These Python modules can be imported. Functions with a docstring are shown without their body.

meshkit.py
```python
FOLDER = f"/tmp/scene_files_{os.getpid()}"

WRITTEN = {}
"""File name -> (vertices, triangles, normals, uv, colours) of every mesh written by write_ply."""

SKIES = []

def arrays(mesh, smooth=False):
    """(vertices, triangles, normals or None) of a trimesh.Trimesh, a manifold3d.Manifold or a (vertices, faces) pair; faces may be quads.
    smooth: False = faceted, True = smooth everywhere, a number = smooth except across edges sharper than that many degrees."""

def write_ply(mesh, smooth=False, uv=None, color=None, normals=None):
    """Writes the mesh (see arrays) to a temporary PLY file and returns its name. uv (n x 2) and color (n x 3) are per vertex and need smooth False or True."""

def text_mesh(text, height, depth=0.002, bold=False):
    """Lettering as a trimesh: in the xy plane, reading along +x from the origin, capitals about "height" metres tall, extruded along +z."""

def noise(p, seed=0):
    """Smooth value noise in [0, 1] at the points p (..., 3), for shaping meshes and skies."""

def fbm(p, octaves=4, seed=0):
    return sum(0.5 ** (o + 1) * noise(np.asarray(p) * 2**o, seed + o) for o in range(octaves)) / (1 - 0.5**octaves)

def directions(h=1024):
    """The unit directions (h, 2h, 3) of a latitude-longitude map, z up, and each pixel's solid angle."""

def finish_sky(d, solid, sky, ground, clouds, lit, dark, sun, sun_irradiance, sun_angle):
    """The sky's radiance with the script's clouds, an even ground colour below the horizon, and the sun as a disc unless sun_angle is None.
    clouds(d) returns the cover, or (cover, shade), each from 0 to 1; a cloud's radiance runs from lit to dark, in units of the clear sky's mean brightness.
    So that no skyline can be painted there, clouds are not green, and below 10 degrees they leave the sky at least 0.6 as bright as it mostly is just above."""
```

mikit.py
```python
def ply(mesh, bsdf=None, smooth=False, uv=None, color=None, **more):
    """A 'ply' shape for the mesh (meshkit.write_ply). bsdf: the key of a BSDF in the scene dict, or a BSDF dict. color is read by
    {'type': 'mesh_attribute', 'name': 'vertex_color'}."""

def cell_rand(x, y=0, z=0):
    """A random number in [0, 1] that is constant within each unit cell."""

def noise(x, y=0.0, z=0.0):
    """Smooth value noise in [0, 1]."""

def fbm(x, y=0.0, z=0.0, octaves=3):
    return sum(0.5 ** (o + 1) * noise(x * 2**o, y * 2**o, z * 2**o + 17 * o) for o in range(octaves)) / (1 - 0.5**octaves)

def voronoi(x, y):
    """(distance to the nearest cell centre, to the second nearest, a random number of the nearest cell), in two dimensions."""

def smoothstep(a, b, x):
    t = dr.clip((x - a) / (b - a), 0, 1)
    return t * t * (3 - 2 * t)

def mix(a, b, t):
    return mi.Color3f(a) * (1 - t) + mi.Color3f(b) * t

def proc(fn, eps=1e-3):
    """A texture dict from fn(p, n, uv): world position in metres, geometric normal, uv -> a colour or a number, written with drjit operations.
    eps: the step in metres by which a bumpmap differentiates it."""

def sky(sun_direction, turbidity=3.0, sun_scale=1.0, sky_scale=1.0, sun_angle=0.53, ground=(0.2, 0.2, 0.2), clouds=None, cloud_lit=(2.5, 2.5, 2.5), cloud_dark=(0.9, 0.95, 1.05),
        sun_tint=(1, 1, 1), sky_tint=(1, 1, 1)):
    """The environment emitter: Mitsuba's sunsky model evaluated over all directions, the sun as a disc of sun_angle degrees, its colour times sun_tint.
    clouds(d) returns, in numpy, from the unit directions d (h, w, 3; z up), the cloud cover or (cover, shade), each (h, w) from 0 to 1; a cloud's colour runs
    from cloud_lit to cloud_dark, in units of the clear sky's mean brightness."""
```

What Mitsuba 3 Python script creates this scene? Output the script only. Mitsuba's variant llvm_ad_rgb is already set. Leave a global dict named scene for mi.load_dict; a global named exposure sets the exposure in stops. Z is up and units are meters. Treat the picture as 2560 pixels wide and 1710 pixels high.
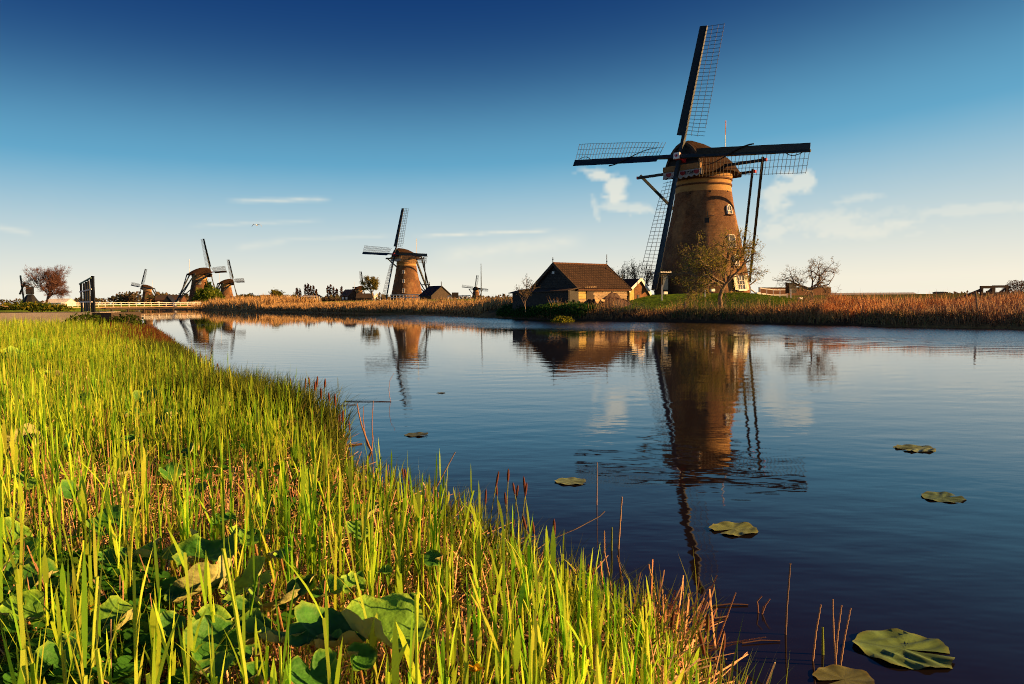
import math, numpy as np, trimesh, mitsuba as mi, drjit as dr, mikit, meshkit
from shapely.geometry import Polygon, LineString, Point
import shapely
T = mi.ScalarTransform4f
rng = np.random.default_rng(7)
scene, labels = {}, {}
# ------------------------------------------------------------------ camera, sky, exposure
CAMZ, FPX, PITCH, ROLL = 1.7, 1900.0, math.atan(101 / 1900), 0.0092
_F = np.array([0, math.cos(PITCH), -math.sin(PITCH)]); _U0 = np.array([0, math.sin(PITCH), math.cos(PITCH)]); _R0 = np.array([1.0, 0, 0])
_U = _U0 * math.cos(ROLL) + _R0 * math.sin(ROLL); _R = np.cross(_F, _U)
CAM = np.array([0, 0, CAMZ])
scene['camera'] = dict(type='perspective', fov=2 * math.degrees(math.atan(1280 / FPX)), fov_axis='x', near_clip=0.1, far_clip=20000.0,
                       to_world=T().look_at(origin=CAM.tolist(), target=(CAM + _F).tolist(), up=_U.tolist()))
SUN_AZ, SUN_EL = math.radians(97), math.radians(17)
sun = [math.sin(SUN_AZ) * math.cos(SUN_EL), math.cos(SUN_AZ) * math.cos(SUN_EL), math.sin(SUN_EL)]

MEAN = .0325   # mean brightness of the clear sky, the unit of the haze colours
def clouds(d):
    az = np.degrees(np.arctan2(d[..., 0], d[..., 1])); el = np.degrees(np.arcsin(np.clip(d[..., 2], -1, 1)))
    warp = meshkit.fbm(np.stack([az * .9, el * 1.6, az * 0], -1), 4, 3) - .5
    fine = meshkit.fbm(np.stack([az * 1.3, el * 3.2, az * 0 + 5], -1), 4, 9)
    wisp = meshkit.fbm(np.stack([az * .8 + el * .5 + warp * 3, el * 2.6 - az * .35 + warp * 4, az * 0 + 2], -1), 5, 14)
    def blob(a, e, ra, re, rot=0.):
        x, y = az - a, el - e
        x, y = x * math.cos(rot) + y * math.sin(rot), -x * math.sin(rot) + y * math.cos(rot)
        q = np.sqrt((x / ra) ** 2 + (y / re) ** 2) + warp * 1.3
        return np.clip((1.15 - q) / .75, 0, 1)
    c = 0 * az
    for a, e, ra, re, rot, s in ((6.5, 9.3, 1.8, .6, -.3, .9), (7.7, 8.3, .95, 1.15, .2, .9), (8.6, 6.8, 2.4, .45, -.12, .6), (6.3, 6.8, .3, 1.2, .25, .45),
                                 (20.2, 7.9, 1.8, .9, .2, .75), (19.2, 6.7, 1.5, 1.3, 0, .7), (22.5, 4.9, 5.5, 1.1, -.05, .5), (24.5, 6.8, 2.2, .35, .05, .4), (30, 5.6, 6, .45, 0, .35)):
        c = np.maximum(c, .74 * s * np.clip(blob(a, e, ra, re, rot) * 1.5 - 1.15 * np.clip(.62 - wisp, 0, 1) * 2, 0, 1))
    def streak(a0, e0, a1, e1, w, s):
        t = np.clip((az - a0) / (a1 - a0), 0, 1); e = e0 + (e1 - e0) * t
        return s * np.exp(-((el - e + warp * .12) / w) ** 2) * np.clip(np.minimum(t, 1 - t) * 6, 0, 1) * (.4 + .8 * fine)
    for q in ((-20.5, 7.2, -13, 7.5, .14, .55), (-23, 5.4, -13.5, 6.0, .1, .35), (-18, 4.5, -8, 5.0, .12, .25), (-7.5, 4.9, 3.6, 5.3, .1, .65), (-6, 3.4, 6, 4.6, .55, .4), (-34, 4.9, -32, 4.6, .15, .4), (-20, 3.9, -16, 4.6, .25, .25)):
        c = np.maximum(c, streak(*q))
    # haze that thickens and pales towards the horizon all the way round, reaching higher near the sun
    da = np.abs((az - math.degrees(SUN_AZ) + 180) % 360 - 180); t = np.clip((da - 40) / 70, 0, 1)
    e = el * (.70 + .30 * t * t * (3 - 2 * t)) + warp * .12
    veil = .95 / (1 + np.exp((e - 12.7) / 2.2)); cream = np.clip(1 - (e - 1.2) / 8.8, 0, 1) ** 1.15 * (1 - .10 * t)
    tot = 1 - (1 - veil) * (1 - c)
    return tot, 1 - (c + (1 - c) * cream * veil / np.maximum(tot, 1e-3)).clip(0, 1)
scene['sky'] = mikit.sky(sun, turbidity=3.0, sun_scale=4.5, sky_scale=1.0, clouds=clouds, cloud_lit=(.505 / MEAN, .465 / MEAN, .372 / MEAN), cloud_dark=(.086 / MEAN, .25 / MEAN, .355 / MEAN), sun_tint=(1.0, .76, .48), sky_tint=(.06, .31, .92))
exposure = 1.0

# ------------------------------------------------------------------ helpers
def ray(px, py): return _F + (px - 1280) / FPX * _R + (855 - py) / FPX * _U
def P(px, py, Y): d = ray(px, py); return CAM + d * (Y / d[1])
def G(px, py, z): d = ray(px, py); return CAM + d * ((z - CAMZ) / d[2])
def V(*a): return np.array(a, float)
def unit(v): v = np.asarray(v, float); return v / np.linalg.norm(v)
_n = {}
def numbered(name):
    k = _n.get(name, 0); _n[name] = k + 1
    return name if k == 0 else f'{name}_{k:03d}'
def tag(key, label=None, cat=None, group=None, kind=None):
    d = labels.setdefault(key, {})
    for a, b in (('label', label), ('category', cat), ('group', group), ('kind', kind)):
        if b: d[a] = b
    return key
def thing(name, label, cat, group=None): return tag(numbered(name), label, cat, group)

SHED_ON, SHED_K = False, 1.16     # the shed group is measured at 63 m and built at 73 m, behind the waterline
class MB:
    def __init__(s): s.v, s.f, s.c, s.n = [], [], [], 0
    def raw(s, v, f, c=None):
        v = np.asarray(v, float); s.v.append(v); s.f.append(np.asarray(f, int) + s.n); s.n += len(v)
        if c is not None: s.c.append(np.broadcast_to(np.asarray(c, float), (len(v), 3)))
        return s
    def frame(s, o, ax, ay, az, c=None):          # box centred at o with half-axes
        sg = np.array([[x, y, z] for x in (-1, 1) for y in (-1, 1) for z in (-1, 1)], float)
        f = [[0, 1, 3], [0, 3, 2], [4, 6, 7], [4, 7, 5], [0, 4, 5], [0, 5, 1], [2, 3, 7], [2, 7, 6], [0, 2, 6], [0, 6, 4], [1, 5, 7], [1, 7, 3]]
        A = np.array([ax, ay, az], float)
        f = np.array(f)
        if np.linalg.det(A) < 0: f = f[:, ::-1]
        return s.raw(np.asarray(o) + sg @ A, f, c)
    def box(s, o, size, rz=0, c=None):
        h = np.asarray(size) / 2; cs, sn = math.cos(rz), math.sin(rz)
        return s.frame(o, V(cs, sn, 0) * h[0], V(-sn, cs, 0) * h[1], V(0, 0, 1) * h[2], c)
    def beam(s, p, q, w, h=None, up=(0, 0, 1), w2=None, h2=None, c=None):
        p, q = np.asarray(p, float), np.asarray(q, float); h = h or w; w2 = w2 or w; h2 = h2 or h
        t = unit(q - p); up = np.asarray(up, float)
        if abs(t @ up) > .98: up = V(1, 0, 0) if abs(t[0]) < .9 else V(0, 1, 0)
        a = unit(np.cross(t, up)); b = np.cross(a, t)
        v = [x + a * sx * ww / 2 + b * sy * hh / 2 for x, ww, hh in ((p, w, h), (q, w2, h2)) for sx, sy in ((-1, -1), (1, -1), (1, 1), (-1, 1))]
        f = [[0, 1, 2], [0, 2, 3], [4, 6, 5], [4, 7, 6]] + [t for i in range(4) for t in ([i, 4 + i, 4 + (i + 1) % 4], [i, 4 + (i + 1) % 4, (i + 1) % 4])]
        return s.raw(v, np.array(f)[:, ::-1], c)
    def tube(s, pts, rad, sides=6, c=None, cap=True):
        p = np.asarray(pts, float); n = len(p); rad = np.broadcast_to(rad, (n,))
        t = np.gradient(p, axis=0); t /= np.linalg.norm(t, axis=1, keepdims=True) + 1e-12
        ref = V(0, 0, 1) if abs(t[0, 2]) < .9 else V(1, 0, 0)
        a = np.cross(t, ref); a /= np.linalg.norm(a, axis=1, keepdims=True) + 1e-12
        b = np.cross(t, a); an = np.arange(sides) * 2 * np.pi / sides
        v = p[:, None] + rad[:, None, None] * (np.cos(an)[None, :, None] * a[:, None] + np.sin(an)[None, :, None] * b[:, None])
        i, j = np.meshgrid(np.arange(n - 1), np.arange(sides), indexing='ij')
        A, B, C, D = i * sides + j, i * sides + (j + 1) % sides, (i + 1) * sides + (j + 1) % sides, (i + 1) * sides + j
        f = np.concatenate([np.stack([A, B, C], -1).reshape(-1, 3), np.stack([A, C, D], -1).reshape(-1, 3)])
        vv = v.reshape(-1, 3)
        if cap and sides > 2:
            k = len(vv); vv = np.vstack([vv, p[:1], p[-1:]]); r = np.arange(sides)
            f = np.vstack([f, np.stack([(r + 1) % sides, r, r * 0 + k], 1), np.stack([r + (n - 1) * sides, (r + 1) % sides + (n - 1) * sides, r * 0 + k + 1], 1)])
        if c is not None and np.ndim(c) == 2: c = np.repeat(c, sides, 0) if not (cap and sides > 2) else np.vstack([np.repeat(c, sides, 0), c[:1], c[-1:]])
        return s.raw(vv, f, c)
    def prism(s, poly, o, ax, ay, depth, c=None):  # shapely polygon in plane (ax, ay) at o, extruded along ax x ay by depth
        m = trimesh.creation.extrude_polygon(poly, depth, engine='earcut')
        return s.raw(np.asarray(o) + m.vertices @ np.array([ax, ay, np.cross(ax, ay)]), m.faces, c)
    def get(s): v = np.vstack(s.v); return (CAM + (v - CAM) * SHED_K if SHED_ON else v), np.vstack(s.f)
    def put(s, key, bsdf, smooth=False, **k):
        scene[key] = mikit.ply(s.get(), bsdf, smooth, color=np.vstack(s.c) if s.c else None, **k)
        return key
def part(parent, name, mb, bsdf, smooth=False, label=None, kind=None):
    key = mb.put(numbered(f'{parent}__{name}'), bsdf, smooth)
    if label or kind: tag(key, label, None, None, kind)
    return key
def solo(name, label, cat, mb, bsdf, smooth=False, group=None, kind=None):
    key = numbered(name); mb.put(key, bsdf, smooth); return tag(key, label, cat, group, kind)
def srgb(*c): return [((x / 255 + .055) / 1.055) ** 2.4 if x > 10 else x / 255 / 12.92 for x in c]

# ------------------------------------------------------------------ materials
def two(d): return {'type': 'twosided', 'bsdf': d}
def diff(r, g, b): return two({'type': 'diffuse', 'reflectance': {'type': 'rgb', 'value': [r, g, b]}})
def prin(col, rough=.7, spec=.3, **k): return two({'type': 'principled', 'base_color': {'type': 'rgb', 'value': list(col)} if isinstance(col, (list, tuple)) else col, 'roughness': rough, 'specular': spec, **k})
vcol = {'type': 'mesh_attribute', 'name': 'vertex_color'}
def paint(col, k=.25, s=3.0):
    def fn(p, n, uv):
        t = mikit.fbm(p.x * s, p.y * s, p.z * s) ; u = mikit.noise(p.x * 14, p.y * 14, p.z * 5)
        return mi.Color3f(col) * (1 - k + 2 * k * t) * (.9 + .2 * u)
    return mikit.proc(fn)
def brick_fn(p, n, uv):
    row = dr.floor(uv.y / .075); u = uv.x / .23 + .5 * (row - 2 * dr.floor(row / 2))
    r = mikit.cell_rand(dr.floor(u), row); fu = u - dr.floor(u); fv = uv.y / .075 - row
    joint = mikit.smoothstep(0, .05, fu) * mikit.smoothstep(1, .95, fu) * mikit.smoothstep(0, .14, fv) * mikit.smoothstep(1, .86, fv)
    band = mikit.fbm(uv.x * .25, uv.y * 1.6, 3.0); big = mikit.fbm(uv.x * .45 + 9, uv.y * .35, 1.0, octaves=4)
    col = mikit.mix([.125, .048, .020], [.27, .125, .052], r * .55 + band * .5)
    col = mikit.mix(col, mi.Color3f(.34, .20, .09), mikit.smoothstep(.56, .7, big) * .55)
    col = mikit.mix(col, mi.Color3f(.075, .045, .028), mikit.smoothstep(.53, .36, mikit.fbm(uv.x * .45, uv.y * .40, 20.0, octaves=4)) * .5)
    col = col * (.74 + .52 * mikit.noise(uv.x * 3.1, uv.y * 4.5, 6.0)) * (.86 + .28 * mikit.noise(uv.x * 8, uv.y * 11, 2.0))
    return mikit.mix(mi.Color3f(.17, .12, .08), col, joint)
def brick_h(p, n, uv):
    row = dr.floor(uv.y / .075); u = uv.x / .23 + .5 * (row - 2 * dr.floor(row / 2)); fu = u - dr.floor(u); fv = uv.y / .075 - row
    return mikit.smoothstep(0, .08, fu) * mikit.smoothstep(1, .92, fu) * mikit.smoothstep(0, .2, fv) * mikit.smoothstep(1, .8, fv) + .5 * mikit.cell_rand(dr.floor(u), row)
def bump(b, fn, s): return {'type': 'bumpmap', 'bsdf': b, 'arbitrary': mikit.proc(fn), 'scale': s}
scene['m_brick'] = two(bump({'type': 'principled', 'base_color': mikit.proc(brick_fn), 'roughness': .85, 'specular': .2}, brick_h, .012))
def ochre_fn(p, n, uv):
    t = mikit.fbm(uv.x * .9, uv.y * 2.5, 4.0); row = dr.floor(uv.y / .075); r = mikit.cell_rand(dr.floor(uv.x / .23), row)
    return mikit.mix([.30, .165, .06], [.46, .27, .095], t * .7 + r * .3)
scene['m_ochre'] = prin(mikit.proc(ochre_fn), .8)
scene['m_darkbrick'] = prin(paint((.10, .045, .025), .3), .85)
def thatch_fn(p, n, uv):
    t = mikit.noise(uv.x * 22, uv.y * 2.2); s = mikit.fbm(p.x * 1.2, p.y * 1.2, p.z * 1.2); r = mikit.noise(uv.x * 3, uv.y * 9, 7.0)
    return mikit.mix([.014, .009, .006], [.052, .027, .015], t * .45 + s * .45 + r * .15)
scene['m_thatch'] = two(bump({'type': 'principled', 'base_color': mikit.proc(thatch_fn), 'roughness': .95, 'specular': .1}, lambda p, n, uv: mikit.noise(uv.x * 22, uv.y * 2.2), .04))
scene['m_tar'] = prin(paint((.012, .013, .016), .4), .6)
scene['m_sail'] = prin(paint((.013, .022, .029), .25), .45)
scene['m_lattice'] = prin(paint((.035, .036, .036), .25), .6)
scene['m_white'] = prin(paint((.74, .73, .70), .08), .5)
scene['m_red'] = prin(paint((.42, .02, .03), .15), .45)
scene['m_blue'] = prin([.03, .08, .30], .5)
scene['m_green'] = prin(paint((.015, .10, .065), .2), .4)
scene['m_pane'] = two({'type': 'plastic', 'diffuse_reflectance': {'type': 'rgb', 'value': [.10, .11, .115]}})
scene['m_curtain'] = prin([.45, .45, .43], .8)
scene['m_hole'] = prin([.01, .008, .007], .9)
def wood_fn(p, n, uv):
    g = mikit.noise(p.x * 1.5 + p.y * 1.5, p.z * 45, p.y * .7); s = mikit.fbm(p.x * 1.1, p.y * 1.1, p.z * 3.0); w = mikit.noise(p.x * 6, p.y * 6, p.z * 9)
    col = mikit.mix([.34, .22, .115], [.60, .45, .27], g * .5 + s * .5)
    return mikit.mix(col, mi.Color3f(.16, .10, .06), mikit.smoothstep(.58, .8, w * .5 + g * .5) * .8)
scene['m_wood'] = prin(mikit.proc(wood_fn), .85)
def wood_variant(k): return lambda p, n, uv: wood_fn(p, n, uv) * mi.Color3f(k)
scene['m_wood_dark'] = prin(mikit.proc(wood_variant([.50, .46, .44])), .85); scene['m_wood_grey'] = prin(mikit.proc(wood_variant([.72, .74, .80])), .85); scene['m_beam'] = prin(paint((.22, .125, .05), .2), .7)
scene['m_woodyellow'] = prin(paint((.46, .34, .11), .25), .8)
scene['m_darkwood'] = prin(paint((.055, .040, .030), .35, 2.0), .8)
def tile_fn(p, n, uv):
    r = mikit.cell_rand(dr.floor(uv.x), dr.floor(uv.y)); s = mikit.fbm(uv.x * .15, uv.y * .2)
    return mikit.mix([.028, .017, .013], [.070, .040, .028], r * .6 + s * .4)
scene['m_tile'] = prin(mikit.proc(tile_fn), .85)
def conc_fn(p, n, uv):
    return mikit.mix([.30, .26, .21], [.52, .46, .38], mikit.fbm(p.x * .9, p.y * .9, p.z * 2.5, octaves=4))
scene['m_concrete'] = prin(mikit.proc(conc_fn), .9)
scene['m_asphalt'] = prin(paint((.07, .068, .066), .3), .9)
scene['m_rail'] = prin(paint((.66, .64, .60), .1), .6)
scene['m_bark'] = prin(paint((.20, .14, .09), .35, 5.0), .9)
scene['m_barkred'] = prin(paint((.15, .075, .055), .3, 3.0), .9)
scene['m_tarp'] = prin(paint((.060, .030, .022), .45, 2.5), .7)
scene['m_grey'] = prin(paint((.30, .31, .33), .15, .2), .8)
scene['m_black'] = prin(paint((.006, .007, .007), .3), .5)
scene['m_metal'] = prin(paint((.035, .045, .045), .2), .4, metallic=.3)
scene['m_veg'] = two({'type': 'principled', 'base_color': vcol, 'roughness': .6, 'specular': .25})
scene['m_leaf'] = {'type': 'principledthin', 'base_color': vcol, 'roughness': .5, 'diff_trans': .9, 'spec_trans': 0.0, 'eta': 1.4}
scene['m_dry'] = two({'type': 'diffuse', 'reflectance': vcol})
def soilmul(p, n, uv): return mikit.fbm(p.x * 3, p.y * 3, p.z * 3, octaves=4)
scene['m_ground'] = two(bump({'type': 'principled', 'base_color': vcol, 'roughness': .95, 'specular': .1}, soilmul, .15))

# ------------------------------------------------------------------ water's edge, ground, water
NEAR = [(3.2, -8), (1.5, 0), (1.05, 2.0), (.87, 2.8), (.72, 3.3), (.5, 3.7), (.25, 4.15), (.05, 4.6), (-.25, 5.2), (-.9, 5.9), (-1.6, 7.2), (-1.95, 8.8), (-2.7, 9.8), (-3.9, 11.2), (-6.6, 16.5), (-10.3, 24), (-19.5, 42), (-24.4, 44.4), (-25.4, 47), (-33, 58), (-62, 106), (-132, 228), (-275, 505)]
FAR = [(-275, 505), (-112, 262), (-93, 230), (-60, 179), (-38, 144), (-23.5, 121), (-10.5, 101), (-1.7, 80.5), (.5, 75.2), (2.4, 71.0), (5.9, 66.4), (9.5, 62), (13, 58.5), (17, 54), (20, 49.8), (21.6, 49.0), (22.2, 45.2), (23.6, 43.6), (27, 40), (40, 33), (75, 12), (80, -8)]
water_poly = Polygon(NEAR + FAR[1:])
near_line, far_line = LineString(NEAR), LineString(FAR)
def sdist(X, Y, line):
    return shapely.distance(shapely.points(np.asarray(X, float), np.asarray(Y, float)), line)
def inside(X, Y): return shapely.contains_xy(water_poly, np.asarray(X, float), np.asarray(Y, float))
def nz(X, Y, s, seed=0): return meshkit.fbm(np.stack([np.asarray(X, float) * s, np.asarray(Y, float) * s, 0 * np.asarray(X, float)], -1), 3, seed)
def ss(a, b, x): t = np.clip((x - a) / (b - a), 0, 1); return t * t * (3 - 2 * t)
def height(X, Y):
    X, Y = np.asarray(X, float), np.asarray(Y, float)
    ins = inside(X, Y); dn = sdist(X, Y, near_line); df = sdist(X, Y, far_line)
    isnear = dn < df
    lf = ss(3, -8, X)
    far = .15 + .45 * ss(0, .8, df) + .3 * ss(.8, 4, df) + (1.45 - 1.0 * ss(19, 27, X - (Y - 55) * .12) * (1 - ss(70, 130, Y))) * ss(5.5 + 9 * lf, 17 + 16 * lf, df) + (nz(X, Y, .9) - .5) * .35 * ss(0, .6, df) * (1 - ss(6, 12, df)) + (nz(X, Y, .05, 4) - .5) * .25 * ss(20, 60, df)
    near = .04 + .2 * ss(0, .6, dn) + .25 * ss(.6, 4, dn) + (nz(X, Y, 1.3, 2) - .5) * .12 + .9 * ss(44.5, 50, Y) * ss(0, 4, dn)
    z = np.where(isnear, near, far)
    d = np.minimum(dn, df)
    return np.where(ins, -.02 - .9 * ss(0, 1.6, d) , z)
def hz(x, y): return float(height(np.array([x]), np.array([y]))[0])
def veg_color(X, Y):
    dn = sdist(X, Y, near_line); df = sdist(X, Y, far_line); isnear = dn < df
    n1, n2 = nz(X, Y, .35, 11)[..., None], nz(X, Y, 1.9, 12)[..., None]
    lawn = V(.050, .115, .012) * (.6 + .8 * n1) + V(.05, .04, .0) * n2
    soil = V(.060, .036, .020) * (.5 + n2)
    dry = V(.20, .115, .045) * (.6 + .8 * n2)
    m = ss(2.6, 4.6, df + 2.2 * (n1[..., 0] - .5))[..., None]
    far = soil * (1 - m) + lawn * m
    rt = (ss(21.5, 26, X - (Y - 55) * .12) * (1 - ss(80, 120, Y)))[..., None]
    far = far * (1 - rt) + dry * rt
    lf = (ss(1.5, -4, X) * (1 - ss(7, 15, df)))[..., None]
    far = far * (1 - lf) + dry * lf
    bg = (ss(30, 70, df))[..., None]
    far = far * (1 - bg) + (V(.085, .085, .022) * (.6 + .8 * n1)) * bg
    nr = V(.085, .048, .026) * (.4 + 1.1 * n2)
    g2 = ss(43, 52, Y)[..., None]; nr = nr * (1 - g2) + (lawn * .9) * g2
    return np.where(isnear[..., None], nr, far)
ys = np.concatenate([np.linspace(-6, 1, 8)[:-1], np.geomspace(1, 130, 330), np.geomspace(133, 600, 110)[:-1], np.geomspace(600, 9000, 40)])
ts = np.concatenate([np.linspace(-3.2, -1.0, 30)[:-1], np.linspace(-1.0, 1.0, 360), np.linspace(1.0, 3.2, 30)[1:]])
YY, TT = np.meshgrid(ys, ts, indexing='ij'); XX = TT * (np.maximum(YY, 0) * .72 + 4)
ZZ = height(XX, YY)
i, j = np.meshgrid(np.arange(len(ys) - 1), np.arange(len(ts) - 1), indexing='ij'); nt = len(ts)
A = i * nt + j
gf = np.concatenate([np.stack([A, A + 1, A + nt + 1], -1).reshape(-1, 3), np.stack([A, A + nt + 1, A + nt], -1).reshape(-1, 3)])
gz = ZZ.ravel()
gf = gf[(gz[gf] > -.85).any(1)]
scene['ground'] = mikit.ply((np.stack([XX, YY, ZZ], -1).reshape(-1, 3), gf), 'm_ground', True, color=np.clip(veg_color(XX, YY).reshape(-1, 3), 0.004, .9))
tag('ground', 'river banks and flat fields reaching to the horizon', kind='structure')

# water: one sheet with small wavelets; a wind-ruffled belt lies under the far bank
def waves(X, Y):
    df = sdist(X, Y, far_line)
    z = 0 * X; gx = 0 * X; gy = 0 * X
    r = np.random.default_rng(5)
    off = -((X - 5.9) * 26.4 + (Y - 66.4) * 21.1) / 33.8       # metres off the far bank
    ruff = ss(20, 6, off - 5 * ss(8, 16, X)) * ss(-16, 4, X) * ss(20, 30, Y) * (.35 + .9 * nz(X, Y, .09, 21))
    for k in range(34):
        lam = float(np.exp(r.uniform(np.log(.13), np.log(1.3)))); a = r.normal(1.45, .5); ph = r.uniform(0, 6.28)
        kx, ky = math.cos(a) * 2 * np.pi / lam, math.sin(a) * 2 * np.pi / lam
        s = .0016 * (lam / .4) ** -.15 * (.75 + ruff * (14.0 if lam > .7 else 0)) * (1 - ss(.35, .8, .010 * Y / lam)) * (1 - ss(62, 80, Y))
        arg = X * kx + Y * ky + ph + 2.5 * nz(X, Y, .35, 30 + k)
        z = z + s * lam / 6.283 * np.sin(arg); 
    return z
wy = np.concatenate([np.linspace(-6, 2.5, 8)[:-1], np.geomspace(2.5, 12, 330)[:-1], np.geomspace(12, 75, 380)[:-1], np.geomspace(75, 520, 60)])
wt = np.linspace(-1.0, 1.0, 420)
YY, TT = np.meshgrid(wy, wt, indexing='ij'); XX = TT * (np.maximum(YY, 0) * .74 + 3.5)
wz = waves(XX, YY)
i, j = np.meshgrid(np.arange(len(wy) - 1), np.arange(len(wt) - 1), indexing='ij'); nt = len(wt); A = i * nt + j
wf = np.concatenate([np.stack([A, A + 1, A + nt + 1], -1).reshape(-1, 3), np.stack([A, A + nt + 1, A + nt], -1).reshape(-1, 3)])
gz = height(XX, YY).ravel() < .12
wf = wf[gz[wf].any(1)]
wv = np.stack([XX, YY, wz], -1).reshape(-1, 3)
def ripple(p, n, uv):
    w = mikit.noise(p.x * 2.0, p.y * 2.0) * 2
    return (mikit.noise(p.x * 5 + w, p.y * 13 + w, 1.0) + .6 * mikit.noise(p.x * 11 - w, p.y * 26, 5.0)) * mikit.smoothstep(60, 16, p.y)
def wrough(p, n, uv):
    off = -((p.x - 5.9) * 26.4 + (p.y - 66.4) * 21.1) / 33.8
    r = mikit.smoothstep(17, 7, off - 5 * mikit.smoothstep(8, 16, p.x) + 14 * (mikit.fbm(p.x * .07, p.y * .2, 3.0) - .5)) * mikit.smoothstep(-20, 2, p.x) * mikit.smoothstep(18, 28, p.y)
    return dr.minimum(.95 * r + .03 * mikit.smoothstep(.5, .7, mikit.fbm(p.x * .05, p.y * .12, 8.0)) * mikit.smoothstep(14, 40, p.y), 1)
def wplastic(a): return {'type': 'roughplastic', 'distribution': 'beckmann', 'alpha': a, 'int_ior': 1.42, 'diffuse_reflectance': {'type': 'rgb', 'value': [.013, .0095, .0105]}}
scene['m_water'] = bump({'type': 'blendbsdf', 'weight': mikit.proc(wrough), 'first': wplastic(.0012), 'second': wplastic(.10)}, ripple, .0004)
scene['water'] = mikit.ply((wv, wf), 'm_water', True)
tag('water', 'calm dark blue river water mirroring the windmills', kind='structure')

# ------------------------------------------------------------------ windmills
Z = V(0, 0, 1)
scene['m_darkred'] = prin(paint((.22, .012, .02), .15), .5)
TOWER = [(0, 5.12), (.5, 5.02), (2.5, 4.68), (5.7, 4.02), (9.1, 3.32), (11.0, 3.02)]
def tower_r(z): return float(np.interp(z, [a for a, _ in TOWER] + [11.6, 12.9], [b for _, b in TOWER] + [2.95, 3.05]))
def lathe(prof, sides=64, cap=False):
    th = np.linspace(0, 2 * np.pi, sides + 1)
    z = np.array([p[0] for p in prof]); r = np.array([p[1] for p in prof])
    v = np.stack([np.cos(th)[None] * r[:, None], np.sin(th)[None] * r[:, None], np.broadcast_to(z[:, None], (len(z), sides + 1))], -1).reshape(-1, 3)
    uv = np.stack([np.broadcast_to(th[None] * 4.2, (len(z), sides + 1)), np.broadcast_to(z[:, None], (len(z), sides + 1))], -1).reshape(-1, 2)
    i, j = np.meshgrid(np.arange(len(z) - 1), np.arange(sides), indexing='ij'); A = i * (sides + 1) + j
    f = np.concatenate([np.stack([A, A + 1, A + sides + 2], -1).reshape(-1, 3), np.stack([A, A + sides + 2, A + sides + 1], -1).reshape(-1, 3)])
    return v, f, uv
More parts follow.
